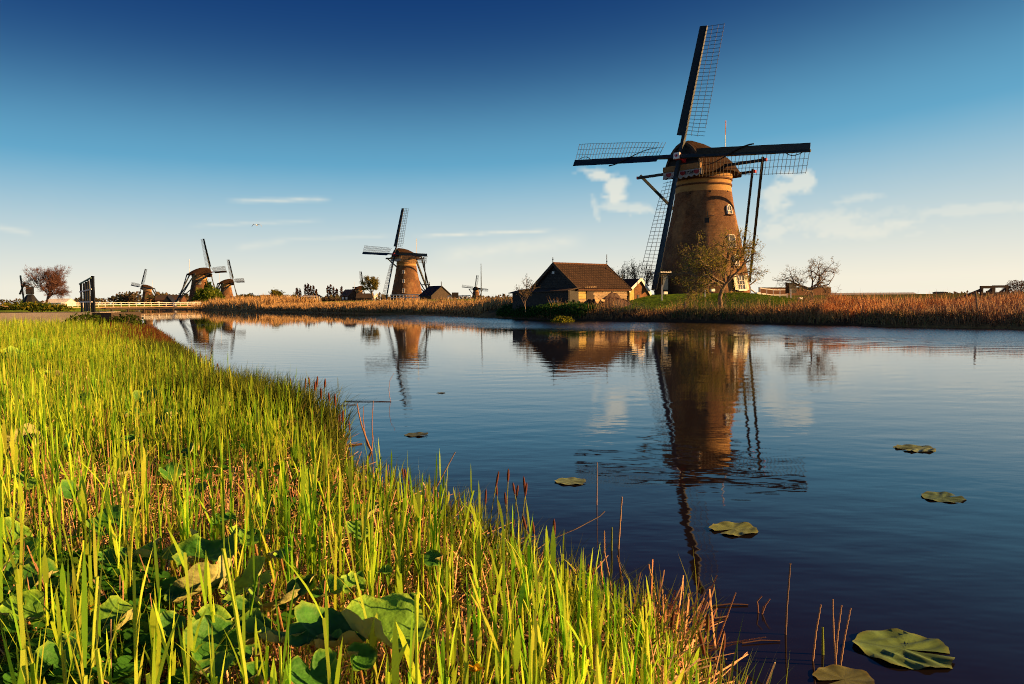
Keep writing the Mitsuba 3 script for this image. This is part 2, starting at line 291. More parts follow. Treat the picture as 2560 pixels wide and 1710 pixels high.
def lathe_part(parent, name, prof, base, bsdf, sides=64, **k):
    v, f, uv = lathe(prof, sides); key = numbered(f'{parent}__{name}')
    scene[key] = mikit.ply((v + base, f), bsdf, True, uv=uv)
    if k: tag(key, **k)
    return key
def window(parent, c, out, w, h, arched=False, cols=2, rows=3, label=None, shutters=False):
    """A window centred at c on a wall whose outward normal is out."""
    c = c + out * .14; up = unit(Z - out * (out @ Z)); side = np.cross(up, out); key = numbered(f'{parent}__window')
    if label: tag(key, label)
    poly = Polygon([(-w / 2, -h / 2), (w / 2, -h / 2), (w / 2, h / 2)] + [(w / 2 * math.cos(a), h / 2 + w / 2 * math.sin(a)) for a in np.linspace(.2, math.pi - .2, 7)] + [(-w / 2, h / 2)]) if arched else shapely.box(-w / 2, -h / 2, w / 2, h / 2)
    m = MB(); m.prism(poly.buffer(.05, join_style=2).difference(poly), c - out * .12, side, up, .2); m.put(key, 'm_white')
    m = MB(); m.prism(poly, c - out * .06, side, up, .05); part(key, 'pane', m, 'm_pane')
    m = MB(); y1 = poly.bounds[3]
    for k in range(1, cols): m.beam(c - out * .0 + side * (-w / 2 + w * k / cols) - up * h / 2, c + side * (-w / 2 + w * k / cols) + up * (y1 - .02), .045, .05, out)
    for k in range(1, rows): m.beam(c - side * w / 2 + up * (-h / 2 + h * k / rows), c + side * w / 2 + up * (-h / 2 + h * k / rows), .04, .04, out)
    if m.v: part(key, 'glazing_bar', m, 'm_white')
    m = MB(); m.beam(c - side * (w / 2 + .13) - up * (h / 2 + .1) + out * .05, c + side * (w / 2 + .13) - up * (h / 2 + .1) + out * .05, .09, .24, out); part(key, 'sill', m, 'm_white' if shutters else 'm_darkbrick')
    if shutters:
        for s in (-1, 1):
            m = MB(); m.frame(c + side * s * (w * .78) + out * .05, side * w * .22, up * (h / 2 + .05), out * .025); m.frame(c + side * s * (w * .78) + out * .085, side * w * .15, up * (h / 2 - .1), out * .012)
            part(parent, 'shutter', m, 'm_green', label='green painted shutter')

def windmill(label, base, az, detail=2, s=1.0, rot=.104, tilt=.2, group=None, windows=(), tail=True, stains=None):
    """Round brick mill at base, its sails facing the compass angle az (degrees)."""
    key = thing('windmill', label, 'windmill', group)
    a = math.radians(az); base = np.asarray(base, float)
    n, u = V(math.sin(a), math.cos(a), 0), V(-math.cos(a), math.sin(a), 0)
    W = lambda f, r, z: base + n * f + u * r + Z * z
    sides = 64 if detail > 1 else 32
    lathe_part(key, 'tower', TOWER, base - Z * .0, 'm_brick', sides)
    lathe_part(key, 'collar', [(11.0, 3.025), (11.6, 2.955), (12.3, 2.97), (12.85, 3.12), (13.0, 3.14), (13.0, 2.6)], base, 'm_ochre', sides, label='yellow brick collar under the cap')
    if detail > 0:
        for z, r in ((11.75, 2.97), (12.35, 3.01)):
            lathe_part(key, 'moulding', [(z - .09, r - .02), (z - .09, r + .075), (z + .09, r + .085), (z + .09, r - .02)], base, 'm_darkbrick', sides)
    # cap: a thatched boat-shaped hood lofted along the wind axis
    st = [(4.15, 12.35, 15.95, 2.4), (3.2, 12.6, 16.3, 2.95), (1.8, 12.85, 16.25, 3.4), (0, 13.0, 16.0, 3.5), (-1.6, 12.95, 15.45, 3.4), (-3.0, 12.9, 14.75, 3.0), (-4.1, 12.95, 14.0, 2.3), (-4.8, 13.1, 13.5, 1.4)]
    th = np.linspace(0, np.pi, 19); v, uv = [], []
    for f, z0, z1, hw in st:
        for t in th:
            c_, s_ = math.cos(t), math.sin(t)
            v.append(W(f, -hw * np.sign(c_) * abs(c_) ** (.84 + .2 * s_), z0 + (z1 - z0) * (s_ ** 1.45))); uv.append((f * .5, t * 3.5))
    nst, m_ = len(st), len(th)
    i, j = np.meshgrid(np.arange(nst - 1), np.arange(m_ - 1), indexing='ij'); A = i * m_ + j
    f = np.concatenate([np.stack([A, A + 1, A + m_ + 1], -1).reshape(-1, 3), np.stack([A, A + m_ + 1, A + m_], -1).reshape(-1, 3)])
    k = len(v); v.append(W(-4.75, 0, 13.8)); uv.append((-2.4, 5.5)); f = np.vstack([f, [[(nst - 1) * m_ + j, (nst - 1) * m_ + j + 1, k] for j in range(m_ - 1)]])
    # underside
    for q in range(nst - 1): f = np.vstack([f, [[q * m_, (q + 1) * m_, (q + 1) * m_ + m_ - 1], [q * m_, (q + 1) * m_ + m_ - 1, q * m_ + m_ - 1]]])
    cap = numbered(f'{key}__cap'); scene[cap] = mikit.ply((np.array(v), f), 'm_thatch', True, uv=np.array(uv)); tag(cap, 'brown thatched cap')
    # boarded front of the cap
    f0, z0, z1, hw = st[0]
    arch = lambda sc, dz=0: Polygon([(-hw * sc * np.sign(math.cos(t)) * abs(math.cos(t)) ** (.84 + .2 * math.sin(t)), (z1 - z0) * sc * math.sin(t) ** 1.45 + dz) for t in np.linspace(0, np.pi, 19)])
    m = MB(); m.prism(arch(.97), W(f0 - .1, 0, z0), -u, Z, .14); part(key, 'cap_front', m, 'm_tar', label='black boarded front of the cap')
    if detail > 0:
        m = MB(); m.prism(arch(1.02).difference(arch(.93)), W(f0 + .06, 0, z0), -u, Z, .1); part(key, 'cap_edge', m, 'm_darkwood')
        m = MB(); m.beam(W(f0 + .2, -2.25, 13.32), W(f0 + .2, 2.25, 13.32), .55, .3, n); part(key, 'weather_beam', m, 'm_beam', label='pale wooden beam under the sail shaft')
        # scalloped name board
        xs = np.linspace(-2.3, 2.3, 47); low = [(x, -.62 - .1 * math.sin(x * 9.6) - .16 * (1 - abs(x) / 2.3)) for x in xs]
        m = MB(); m.prism(Polygon([(-2.3, 0)] + low + [(2.3, 0)]), W(f0 + .24, 0, 13.02), -u, Z, .06); bd = part(key, 'name_board', m, 'm_grey', label='white scalloped board with the year in black')
        if detail > 1:
            tm = meshkit.text_mesh('1738', .30, .02, True); tm.apply_translation([-tm.bounds[1][0] / 2 - tm.bounds[0][0] / 2, 0, 0])
            ex = -u * -1
            mm = MB(); mm.raw(W(f0 + .305, .92, 12.56) + tm.vertices @ np.array([u, Z, np.cross(u, Z)]), tm.faces); part(bd, 'lettering', mm, 'm_tar')
            for r, c in ((.12, 'm_darkred'), (1.75, 'm_darkred'), (-1.6, 'm_darkred')):
                mm = MB(); mm.prism(Point(0, 0).buffer(.3, 10).intersection(shapely.box(-1, -1, 1, .12)), W(f0 + .305, r, 12.78), -u, Z, .05); part(bd, 'red_disc', mm, c)
    # shaft and hub
    tl = tilt; nn = n * math.cos(tl) + Z * math.sin(tl); vv = Z * math.cos(tl) - n * math.sin(tl)
    hub = W(5.0, 0, 14.35)
    m = MB(); m.beam(hub - nn * 1.3, hub + nn * .35, .62, .62, vv); sh = part(key, 'hub', m, 'm_red' if detail else 'm_sail')
    if detail > 1:
        m = MB(); m.frame(hub + nn * .4, u * .36, vv * .34, nn * .06); part(sh, 'hub_plate', m, 'm_white', label='white hub plate')
        star = Polygon([((.29 if q % 2 == 0 else .1) * math.sin(q * math.pi / 8), (.29 if q % 2 == 0 else .1) * math.cos(q * math.pi / 8)) for q in range(16)])
        m = MB(); m.prism(star, hub + nn * .462, -u, vv, .03); part(sh, 'star', m, 'm_red', label='red eight pointed star')
    # sails
    R = 14.2; nb = {2: 29, 1: 24, 0: 16}[detail]; bw = {2: .036, 1: .07, 0: .13}[detail]
    for q in range(4):
        ph = rot + q * math.pi / 2; e = vv * math.cos(ph) + u * math.sin(ph); g = -vv * math.sin(ph) + u * math.cos(ph)
        o = hub + nn * (.12 if q % 2 else -.2)
        m = MB(); m.beam(o - e * .0, o + e * R, .40, .36, nn, .22, .2); sk = numbered(f'{key}__sail'); m.put(sk, 'm_sail')
        tw = lambda r: math.radians(21) * (1 - (r - 2) / 12.2) ** 1.3 + math.radians(3)
        def S(r, w): t = tw(r); return o + e * r + (g * math.cos(t) - nn * math.sin(t)) * w + nn * .02
        m = MB(); rs = np.linspace(2.3, R - .03, 9)
        vb, fb = [], []
        for r in rs: vb += [S(r, -.08) + nn * .12, S(r, -.66) + nn * .2, S(r, -.66) + nn * .165, S(r, -.08) + nn * .085]
        for w in range(len(rs) - 1):
            for c in range(4): x, y = w * 4 + c, w * 4 + (c + 1) % 4; fb += [[x, y, y + 4], [x, y + 4, x + 4]]
        fb += [[0, 2, 1], [0, 3, 2]] + [[x + 4 * len(rs) - 4 for x in t] for t in ([0, 1, 2], [0, 2, 3])]
        m.raw(vb, fb); part(sk, 'leading_board', m, 'm_sail')
        many = MB()
        def bar(pts, w, name):
            m = MB() if detail > 1 else many
            for p0, p1 in zip(pts[:-1], pts[1:]): m.beam(p0, p1, w, w, nn)
            if detail > 1: part(sk, name, m, 'm_lattice')
        for r in np.linspace(2.5, R - .08, nb): bar([S(r, .1), S(r, 2.12)], bw, 'lattice_bar')
        for w in (.75, 1.4, 2.06): bar([S(r, w) + nn * .03 for r in np.linspace(2.4 + (.0 if w < 2 else .9), R - .05, 7)], bw * .9, 'lattice_lath')
        if detail < 2: part(sk, 'lattice', many, 'm_lattice', kind='stuff')
        if detail > 1 and q % 2:   # furled strap of sailcloth wound round the arm
            p = [S(r, w) + nn * .25 for r, w in zip(np.linspace(3.0, 8.6, 12), (1.05 * np.cos(np.linspace(0, 3.0, 12)) + .15) * (1 if q == 3 else .9))]
            m = MB(); m.tube(p, np.linspace(.035, .075, 12), 6); part(sk, 'furled_cloth', m, 'm_tar', True)
            p = [S(r, w) + nn * .1 for r, w in zip(np.linspace(R - 2.4, R - .7, 6), (.1, .3, .42, .42, .34, .18))]
            m = MB(); m.tube(p, .04, 5); part(sk, 'furled_cloth', m, 'm_tar', True)
    # tail: spreaders, braces, tail pole
    if tail:
        L, l = 7.7, 4.2; bt = W(-10.4, 0, 1.0)
        tip = {s_: W(1.2, s_ * L, 13.5) for s_ in (-1, 1)}; tp2 = {s_: W(-3.5, s_ * l, 13.3) for s_ in (-1, 1)}
        w_ = .26 if detail > 1 else .34 if detail else .5
        m = MB(); m.beam(tip[-1], tip[1], w_ * .9, w_ * 1.1); part(key, 'long_spreader', m, 'm_sail')
        m = MB(); m.beam(tp2[-1], tp2[1], w_ * .9, w_); part(key, 'short_spreader', m, 'm_sail')
        m = MB(); m.beam(W(-3.6, 0, 14.0), bt, w_ * 1.3); part(key, 'tail_pole', m, 'm_sail')
        for s_ in (-1, 1):
            m = MB(); m.beam(tip[s_] + u * s_ * -.25 + Z * .25, bt + u * s_ * .25 + Z * .5, w_); part(key, 'tail_brace', m, 'm_sail')
            m = MB(); m.beam(tp2[s_] + u * s_ * -.2 + Z * .3, W(-8.2, s_ * .4, 3.6), w_ * .9); part(key, 'tail_brace', m, 'm_sail')
            if detail > 1:
                for tpp in (tip[s_], tp2[s_]):
                    m = MB(); m.beam(tpp - u * s_ * .02, tpp + u * s_ * .16, w_ * 1.15); part(key, 'beam_end', m, 'm_red', label='red painted beam end')
        m = MB(); m.beam(W(-8.0, -1.9, 5.4), W(-8.0, 1.9, 5.4), w_ * .8); part(key, 'cross_bar', m, 'm_sail')
        m = MB(); m.beam(bt + Z * .9, bt - Z * 1.0, .3); m.beam(bt + u * 1.1 - Z * .9, bt - u * 1.1 + Z * .7, .14); m.beam(bt - u * 1.1 - Z * .9, bt + u * 1.1 + Z * .7, .14)
        part(key, 'winch', m, 'm_white', label='white painted winch at the foot of the tail')
    # flag pole on the cap
    fp = W(-4.0, .4, 14.1)
    for a0, a1, b in ((0, 2.1, 'm_blue'), (2.1, 3.8, 'm_white'), (3.8, 5.4, 'm_red')) if detail > 1 else ((0, 5.4, 'm_white'),):
        m = MB(); lean = V(.012, 0, 1); m.tube([fp + lean * a0, fp + lean * a1], .05 if detail > 1 else .09, 6); part(key, 'flag_pole', m, b)
    return dict(key=key, base=base, n=n, u=u, W=W)
def tower_hit(base, px, py):
    """Point and outward normal where the line of sight of a photo pixel meets the tower."""
    d = ray(px, py)
    for t in np.arange(np.linalg.norm(base[:2]) - 8, np.linalg.norm(base[:2]) + 2, .02):
        p = CAM + d / math.hypot(d[0], d[1]) * t; q = p - base
        if math.hypot(q[0], q[1]) <= tower_r(q[2]):
            o = unit(V(q[0], q[1], 0)); return p, unit(o + Z * .185)

MB_BASE = V(21.1, 84.0, 2.3)
M1 = windmill('largest windmill, brown brick tower with dark sails on the right bank', MB_BASE, 224.2, 2)
k1 = M1['key']
p, o = tower_hit(MB_BASE, 1821, 528); window(k1, p, o, .62, .62, True, 2, 2, 'arched white window high on the tower')
p, o = tower_hit(MB_BASE, 1828, 604); window(k1, p, o, .80, 1.3, False, 1, 1, 'plain rectangular window halfway up the tower')
p, o = tower_hit(MB_BASE, 1839, 655); window(k1, p, o, .6, .85, True, 2, 3, 'arched white window above the shuttered one')
p, o = tower_hit(MB_BASE, 1849, 707); window(k1, p, o, 1.15, 1.5, False, 3, 3, 'ground floor window between green shutters', True)
for x, y in ((1726, 482), (1775, 478), (1819, 478)):
    p, o = tower_hit(MB_BASE, x, y); m = MB(); m.frame(p, np.cross(Z, o) * .1, unit(np.cross(o, np.cross(Z, o))) * .09, o * .015); part(k1, 'putlog_hole', m, 'm_hole')
p, o = tower_hit(MB_BASE, 1767, 552); m = MB(); m.frame(p, unit(np.cross(Z, o)) * .22, Z * .28, o * .05); part(k1, 'hatch', m, 'm_tar', label='small dark hatch in the middle of the tower')
p, o = tower_hit(MB_BASE, 1769, 540); m = MB(); m.beam(p + o * .06 - Z * .5, p + o * .06 + Z * .5, .06); m.beam(p + o * .06, p + o * .06 + unit(np.cross(Z, o)) * .7, .05); part(k1, 'wall_anchor', m, 'm_metal')
lo = P(1771, 736, 77.5); m = MB(); m.tube([V(lo[0], lo[1], 2.2), V(lo[0], lo[1], 2.2 + 5.9)], .05, 8); m.box(V(lo[0], lo[1], 8.2), (.16, .16, .12))
solo('lamp_pole', 'thin brown pole standing before the middle of the largest windmill', 'pole', m, 'm_barkred')
# porch at the left foot of the tower
pc = P(1655, 720, 80.6); pb = V(pc[0], pc[1], 2.3); pk = thing('porch', 'small glazed porch with pale flat roof at the left foot of the largest windmill', 'porch')
r_ = math.radians(20)
m = MB(); m.box(pb + Z * 1.1, (.95, 1.3, 2.2), r_); part(pk, 'wall', m, 'm_darkwood')
m = MB(); m.box(pb + Z * 2.33, (1.35, 1.7, .12), r_); part(pk, 'roof', m, 'm_white', label='pale flat roof')
m = MB(); m.box(pb + V(.22, -.62, 1.25), (.6, .06, 1.5), r_); part(pk, 'pane', m, 'm_pane')

def far_mill(label, hubpx, Y, az, detail, rotd=.104, gz=None, windows=()):
    """Stand a mill so that its hub falls on the pixel at depth Y."""
    a = math.radians(az); h = P(*hubpx, Y); gz = h[2] - 14.35 if gz is None else gz
    return windmill(label, V(h[0] - 5 * math.sin(a), h[1] - 5 * math.cos(a), gz), az, detail, rot=rotd)
M2 = far_mill('second largest windmill, sunlit brown tower with white fence at its foot, left of the centre', (985.5, 635.5), 229, 218, 1, .09)
for y, hh in ((680, 1.0), (703, 1.1), (727, 1.3)):
    p, o = tower_hit(M2['base'], 1009, y); window(M2['key'], p, o, .75, hh, False, 2, 2)
M3 = far_mill('windmill seen from behind with a round green bush at its foot', (528, 680.5), 322, 45, 1, .0)
p, o = tower_hit(M3['base'], 500, 708); window(M3['key'], p, o, .8, 1.0, True, 2, 2)
M4 = far_mill('smaller windmill seen from behind, right of the one with the green bush', (584.5, 705), 478, 45, 0, .0)
M5 = far_mill('distant windmill standing alone left of the one with the green bush', (352.5, 717.5), 580, 214, 0, .14)
M6 = far_mill('tiny windmill seen from behind beside a red roofed house', (908.7, 720.4), 640, 38, 0, -.05)
M7 = far_mill('tiny distant windmill behind the reeds near the tall thin mast', (1187.6, 720.6), 800, 188, 0, .12)

# black hollow post mill behind the big bare tree
hp = P(76, 755, 400); hk = thing('post_mill', 'small black post mill partly behind the bare tree at the far left', 'windmill')
b = V(hp[0], hp[1], 2.3)
m = MB(); m.box(b + Z * 7.6, (3.4, 4.2, 3.8), .5); m.prism(Polygon([(-1.9, 0), (1.9, 0), (1.5, .8), (0, 1.3), (-1.5, .8)]), b + V(-1.0, -1.9, 9.4), V(math.cos(.5), math.sin(.5), 0), Z, -.1); part(hk, 'body', m, 'm_tar')
m = MB(); v4 = lambda r, z: [V(r * math.cos(t), r * math.sin(t), z) + b for t in np.linspace(0, 2 * np.pi, 9)[:-1]]
vs = v4(5.0, 0) + v4(1.5, 5.6); m.raw(vs, [t for q in range(8) for t in ([q, (q + 1) % 8, 8 + (q + 1) % 8], [q, 8 + (q + 1) % 8, 8 + q])]); part(hk, 'base', m, 'm_tar')
for a_ in (1.15, 2.72, 4.29, 5.86):
    d = V(.25 * math.sin(a_), 0, math.cos(a_)); d = d + V(math.sin(a_) * .25, -math.sin(a_) * .5, 0) * .5
    c0 = b + V(-2.6, -2.2, 8.6); m = MB(); m.beam(c0, c0 + d * 7.5, .9, .2, V(0, 1, 0)); part(hk, 'sail', m, 'm_sail')

# ------------------------------------------------------------------ shed, outhouse and the things beside them
def gable_house(C, dl, dw, length, width, eave, ridge, z0):
    """corner C, long direction dl, gable direction dw; returns a point function (along, across, up)."""
    return lambda a, w, z: V(C[0], C[1], 0) + dl * a + dw * w + Z * z
SHED_ON = True
dl, dw = V(.763, .646, 0), V(-.763, .646, 0); dw = V(-.646 * 1.18, .763 * .85, 0); dw = unit(dw)
C = V(5.47, 63.0, 0)
Hs = gable_house(C, dl, dw, 6.0, 4.6, 2.9, 4.86, 1.2)
LEN, WID, EV, RG, Z0 = 6.1, 4.6, 2.9, 4.86, .9
shed = thing('shed', 'old timber shed with dark gable and brown tiled roof at the water\'s edge', 'shed')
nrm = unit(V(dl[1], -dl[0], 0)); gn = -dl
r_ = np.random.default_rng(3)
z = Z0; k = 0
while z < EV - .02:       # planks of the long wall, in two runs
    h = min(r_.uniform(.21, .27), EV - z); cut = r_.uniform(1.6, 4.2)
    for a0, a1 in ((0.02, .95), (.97, cut + .9), (cut + .92, LEN)):
        m = MB(); off = r_.uniform(.0, .035); tiltz = r_.normal(0, .012)
        pa, pb = Hs(a0, 0, z + h / 2) + nrm * off, Hs(a1, 0, z + h / 2 + tiltz) + nrm * (off + r_.normal(0, .008))
        m.beam(pa, pb, .04, h - .03); part(shed, 'plank', m, 'm_woodyellow' if a0 < .5 and z > 1.7 else ('m_wood', 'm_wood', 'm_wood_dark', 'm_wood_grey', 'm_wood_grey')[r_.integers(5)])
    z += h
m = MB(); m.beam(Hs(1.0, .0, 2.0) + nrm * .07, Hs(1.9, 0, 2.0) + nrm * .07, .05, 1.5); part(shed, 'door', m, 'm_darkwood', label='dark plank door in the long wall')
m = MB(); m.beam(Hs(.8, .0, 2.82) + nrm * .1, Hs(2.1, 0, 2.86) + nrm * .1, .06, .12); part(shed, 'lintel', m, 'm_wood')
z = Z0
while z < RG - .15:       # gable boards; the gable's shade is put into their near-black colour
    h = .24; zz = z + h / 2; hw = WID / 2 * min(1, (RG - zz) / (RG - EV)) if zz > EV else WID / 2
    m = MB(); m.beam(Hs(-.02, WID / 2 - hw + .04, zz) - dl * r_.uniform(0, .025), Hs(-.02, WID / 2 + hw - .04, zz), .04, h - .012); part(shed, 'gable_board', m, 'm_tar'); z += h
m = MB(); m.prism(Polygon([(0.03, Z0), (WID - .03, Z0), (WID - .03, EV), (WID / 2, RG - .05), (.03, EV)]), Hs(.02, 0, 0), dw, Z, .06); m.prism(Polygon([(0.03, Z0), (WID - .03, Z0), (WID - .03, EV), (WID / 2, RG - .05), (.03, EV)]), Hs(LEN - .06, 0, 0), dw, Z, .05)
m.beam(Hs(0.05, WID, (Z0 + EV) / 2), Hs(LEN, WID, (Z0 + EV) / 2), .08, EV - Z0); m.beam(Hs(0.05, .06, (Z0 + EV) / 2), Hs(LEN, .06, (Z0 + EV) / 2), .04, EV - Z0); part(shed, 'wall', m, 'm_tar')
m = MB(); m.beam(Hs(-.06, WID / 2 + .3, 4.12), Hs(-.06, WID / 2 + .0 + .05, 4.12), .03, .2); part(shed, 'gable_vent', m, 'm_white', label='small white hatch high in the gable')
def tiled(parent, top0, top1, bot0, bot1, rows, cols, name='roof_tile'):
    """pantiles: a wavy, stepped sheet over a roof slope, then loose ridge tiles apart."""
    U, Vv = np.linspace(0, 1, cols * 4 + 1), []
    nrm_ = unit(np.cross(bot1 - top0, bot0 - top1)); nrm_ = nrm_ if nrm_[2] > 0 else -nrm_
    vv, uv, ff = [], [], []
    for rr in range(rows):
        for e, lift in ((0, .0), (1, .055)):
            t = (rr + e + (.06 if e else 0)) / rows
            a, b = top0 + (bot0 - top0) * t, top1 + (bot1 - top1) * t
            w = .035 * np.sin(U * cols * 2 * np.pi) + .02 * (np.sin(U * cols * 4 * np.pi))
            vv.append(a + (b - a) * U[:, None] + nrm_ * (w + lift + .02)[:, None]); uv.append(np.stack([U * cols, np.full_like(U, rr + .5)], -1))
    n_ = len(U); vv = np.vstack(vv); uv = np.vstack(uv)
    for rr in range(rows):
        o = rr * 2 * n_; j = np.arange(n_ - 1); ff.append(np.stack([o + j, o + j + 1, o + n_ + j + 1], 1)); ff.append(np.stack([o + j, o + n_ + j + 1, o + n_ + j], 1))
        if rr < rows - 1: q = o + n_; ff.append(np.stack([q + j, q + j + 1, q + n_ + j + 1], 1)); ff.append(np.stack([q + j, q + n_ + j + 1, q + n_ + j], 1))
    key = numbered(f'{parent}__{name}'); scene[key] = mikit.ply((CAM + (vv - CAM) * SHED_K, np.vstack(ff)), 'm_tile', True, uv=uv); tag(key, kind='stuff')
rf = MB(); ov = .25
for w0, w1 in ((WID / 2, -.28), (WID / 2, WID + .28)):
    tz = EV - .28 * (RG - EV) / (WID / 2)
    a, b, c, d = Hs(-ov, w0, RG), Hs(LEN + ov, w0, RG), Hs(LEN + ov, w1, tz), Hs(-ov, w1, tz)
    dn = V(0, 0, -.1)
    rf.raw([a, b, c, d, a + dn, b + dn, c + dn, d + dn], [[0, 1, 2], [0, 2, 3], [4, 6, 5], [4, 7, 6], [0, 4, 5], [0, 5, 1], [1, 5, 6], [1, 6, 2], [2, 6, 7], [2, 7, 3], [3, 7, 4], [3, 4, 0]])
rk = numbered(f'{shed}__roof'); rf.put(rk, 'm_darkbrick')
tiled(rk, Hs(-ov, WID / 2, RG + .01), Hs(LEN + ov, WID / 2, RG + .01), Hs(-ov, -.28, EV - .23), Hs(LEN + ov, -.28, EV - .23), 14, 30)
tiled(rk, Hs(-ov, WID / 2, RG + .01), Hs(LEN + ov, WID / 2, RG + .01), Hs(-ov, WID + .28, EV - .23), Hs(LEN + ov, WID + .28, EV - .23), 14, 30)
for q in range(19):       # ridge tiles
    a = -ov + (LEN + 2 * ov) * (q + .5) / 19
    m = MB(); m.tube([Hs(a - .19, WID / 2, RG + .03), Hs(a + .16, WID / 2, RG + .05)], [.12, .10], 6); part(rk, 'ridge_tile', m, 'm_darkbrick', True)
for a in (-ov - .03, LEN + ov + .03):
    for w1 in (-.3, WID + .3):
        m = MB(); m.beam(Hs(a, WID / 2, RG - .02), Hs(a, w1, EV - .3), .05, .22); part(shed, 'barge_board', m, 'm_darkwood')
    m = MB(); m.tube([Hs(a, WID / 2, RG - .1), Hs(a, WID / 2, RG + (.55 if a < 0 else 1.0))], [.05, .03], 6); m.tube([Hs(a, WID / 2, RG + .28), Hs(a, WID / 2, RG + .36), Hs(a, WID / 2, RG + .44)], [.03, .075, .02], 6); part(shed, 'finial', m, 'm_metal')
# lean-to before the gable
lt = numbered(f'{shed}__lean_to'); LF, LW = 1.15, 6.0
m = MB()
lo = lambda a, w, zz: Hs(-a, w - .1, zz)
m.beam(lo(LF, 0, 1.5), lo(LF, LW, 1.46), .08, 2.05); m.beam(lo(0, LW, 1.5), lo(LF, LW, 1.5), .08, 2.1); m.beam(lo(0.04, 0, 1.5), lo(LF - .05, 0, 1.5), .06, 2.1); m.put(lt, 'm_tar')
m = MB(); a, b, c, d = lo(-.02, -.2, 2.86), lo(-.02, LW + .2, 2.78), lo(LF + .3, LW + .2, 2.46), lo(LF + .3, -.2, 2.58); dn = V(0, 0, -.07)
m.raw([a, b, c, d, a + dn, b + dn, c + dn, d + dn], [[0, 1, 2], [0, 2, 3], [4, 6, 5], [4, 7, 6], [0, 4, 5], [0, 5, 1], [1, 5, 6], [1, 6, 2], [2, 6, 7], [2, 7, 3], [3, 7, 4], [3, 4, 0]]); part(lt, 'roof', m, 'm_darkwood')
m = MB(); m.beam(lo(LF + .06, 1.0, 1.5), lo(LF + .06, 2.0, 1.5), .04, .5); part(lt, 'pane', m, 'm_pane')

# brick outhouse with white barge boards
oh = thing('outhouse', 'little brick outhouse with white edged gable against the timber shed', 'outhouse')
O = Hs(LEN + .35, 0, 0); ow = lambda a, b, zz: V(O[0], O[1], 0) + dl * a - nrm * b + Z * zz
OW, OD = 2.55, 3.0
def wallpoly(parent, pts, o, ax, ay, depth, bsdf, name='wall'):
    pl = Polygon(pts); m = trimesh.creation.extrude_polygon(pl, depth, engine='earcut'); uv = m.vertices[:, :2].copy()
    key = numbered(f'{parent}__{name}'); m2 = (CAM + (np.asarray(o) + m.vertices @ np.array([ax, ay, np.cross(ax, ay)]) - CAM) * SHED_K, m.faces)
    v, f, _ = meshkit.arrays(m2); vi = f.ravel(); scene[key] = mikit.ply((v[vi], np.arange(len(vi)).reshape(-1, 3)), bsdf, False, uv=uv[vi]); return key
gp = [(.62, .8), (OW, .8), (OW, 2.45), (OW * .56, 3.5), (.62, 3.05)]
wallpoly(oh, gp, ow(0, .1, 0), dl, Z, .1, 'm_brick')
m = MB(); m.prism(Polygon([(0, .8), (.60, .8), (.60, 3.03), (0, 2.66)]), ow(0, .1, 0), dl, Z, .14); part(oh, 'door', m, 'm_woodyellow', label='pale wooden door strip')
m = MB(); m.beam(ow(0, .1, 1.75), ow(0, OD, 1.75), .12, 1.85); m.beam(ow(OW, .1, 1.65), ow(OW, OD, 1.65), .12, 1.65); m.beam(ow(0, OD, 1.7), ow(OW, OD, 1.7), .1, 1.8); part(oh, 'side_wall', m, 'm_darkbrick')
m = MB(); ap0, ap1 = ow(OW * .56, -.12, 3.66), ow(OW * .56, OD + .1, 3.66)
for x, zz in ((-.18, 2.62), (OW + .2, 2.3)):
    c, d = ow(x, OD + .1, zz), ow(x, -.12, zz); dn = V(0, 0, -.08); a, b = ap0, ap1
    m.raw([a, b, c, d, a + dn, b + dn, c + dn, d + dn], [[0, 1, 2], [0, 2, 3], [4, 6, 5], [4, 7, 6], [0, 4, 5], [0, 5, 1], [1, 5, 6], [1, 6, 2], [2, 6, 7], [2, 7, 3], [3, 7, 4], [3, 4, 0]])
part(oh, 'roof', m, 'm_darkbrick')
for x, zz in ((-.22, 2.5), (OW + .24, 2.2)):
    m = MB(); m.beam(ow(OW * .56, -.16, 3.62), ow(x, -.16, zz), .06, .24); part(oh, 'barge_board', m, 'm_white', label='white barge board')
m = MB(); m.frame(ow(1.15, -.03, 2.0), dl * .12, Z * .2, nrm * .04); part(oh, 'window', m, 'm_pane')

# heap of timber under a brown tarpaulin, loose planks, stump, bank weeds
hc = Hs(2.6, -1.5, 0); gx = np.linspace(-1, 1, 40); GX, GY = np.meshgrid(gx, gx, indexing='ij')
rad = np.sqrt(GX ** 2 + GY ** 2); hh = np.clip(1 - rad, 0, 1) ** .55 * 1.35 * (.55 + .9 * meshkit.fbm(np.stack([GX * 3, GY * 3, 0 * GX], -1), 3, 5)) + .05 * np.sin(np.arctan2(GY, GX) * 13) * np.clip(1 - rad, 0, 1)
pos = hc + GX[..., None] * dl * 2.1 + GY[..., None] * nrm * .95; pos[..., 2] = .95 + hh - .3 * (rad > .97)
i, j = np.meshgrid(np.arange(39), np.arange(39), indexing='ij'); A = i * 40 + j
m = MB(); m.raw(pos.reshape(-1, 3), np.concatenate([np.stack([A, A + 40, A + 41], -1).reshape(-1, 3), np.stack([A, A + 41, A + 1], -1).reshape(-1, 3)]))
solo('tarpaulin_heap', 'sagging brown tarpaulin over a heap beside the timber shed', 'heap', m, 'm_tarp', True)
for n_, (a, w, zz, a2, w2, z2) in enumerate(((.5, -1.9, 1.75, 3.6, -1.2, 1.5), (.9, -1.2, 2.15, 2.6, -2.0, 1.35), (1.9, -2.1, 1.65, 4.3, -1.5, 1.45), (.2, -1.4, 2.3, 1.3, -1.7, 1.55))):
    m = MB(); m.beam(Hs(a, w, zz), Hs(a2, w2, z2), .05, .16)
    solo('plank', 'weathered loose plank lying across the tarpaulin heap', 'plank', m, 'm_wood', group='loose planks on the tarpaulin heap')
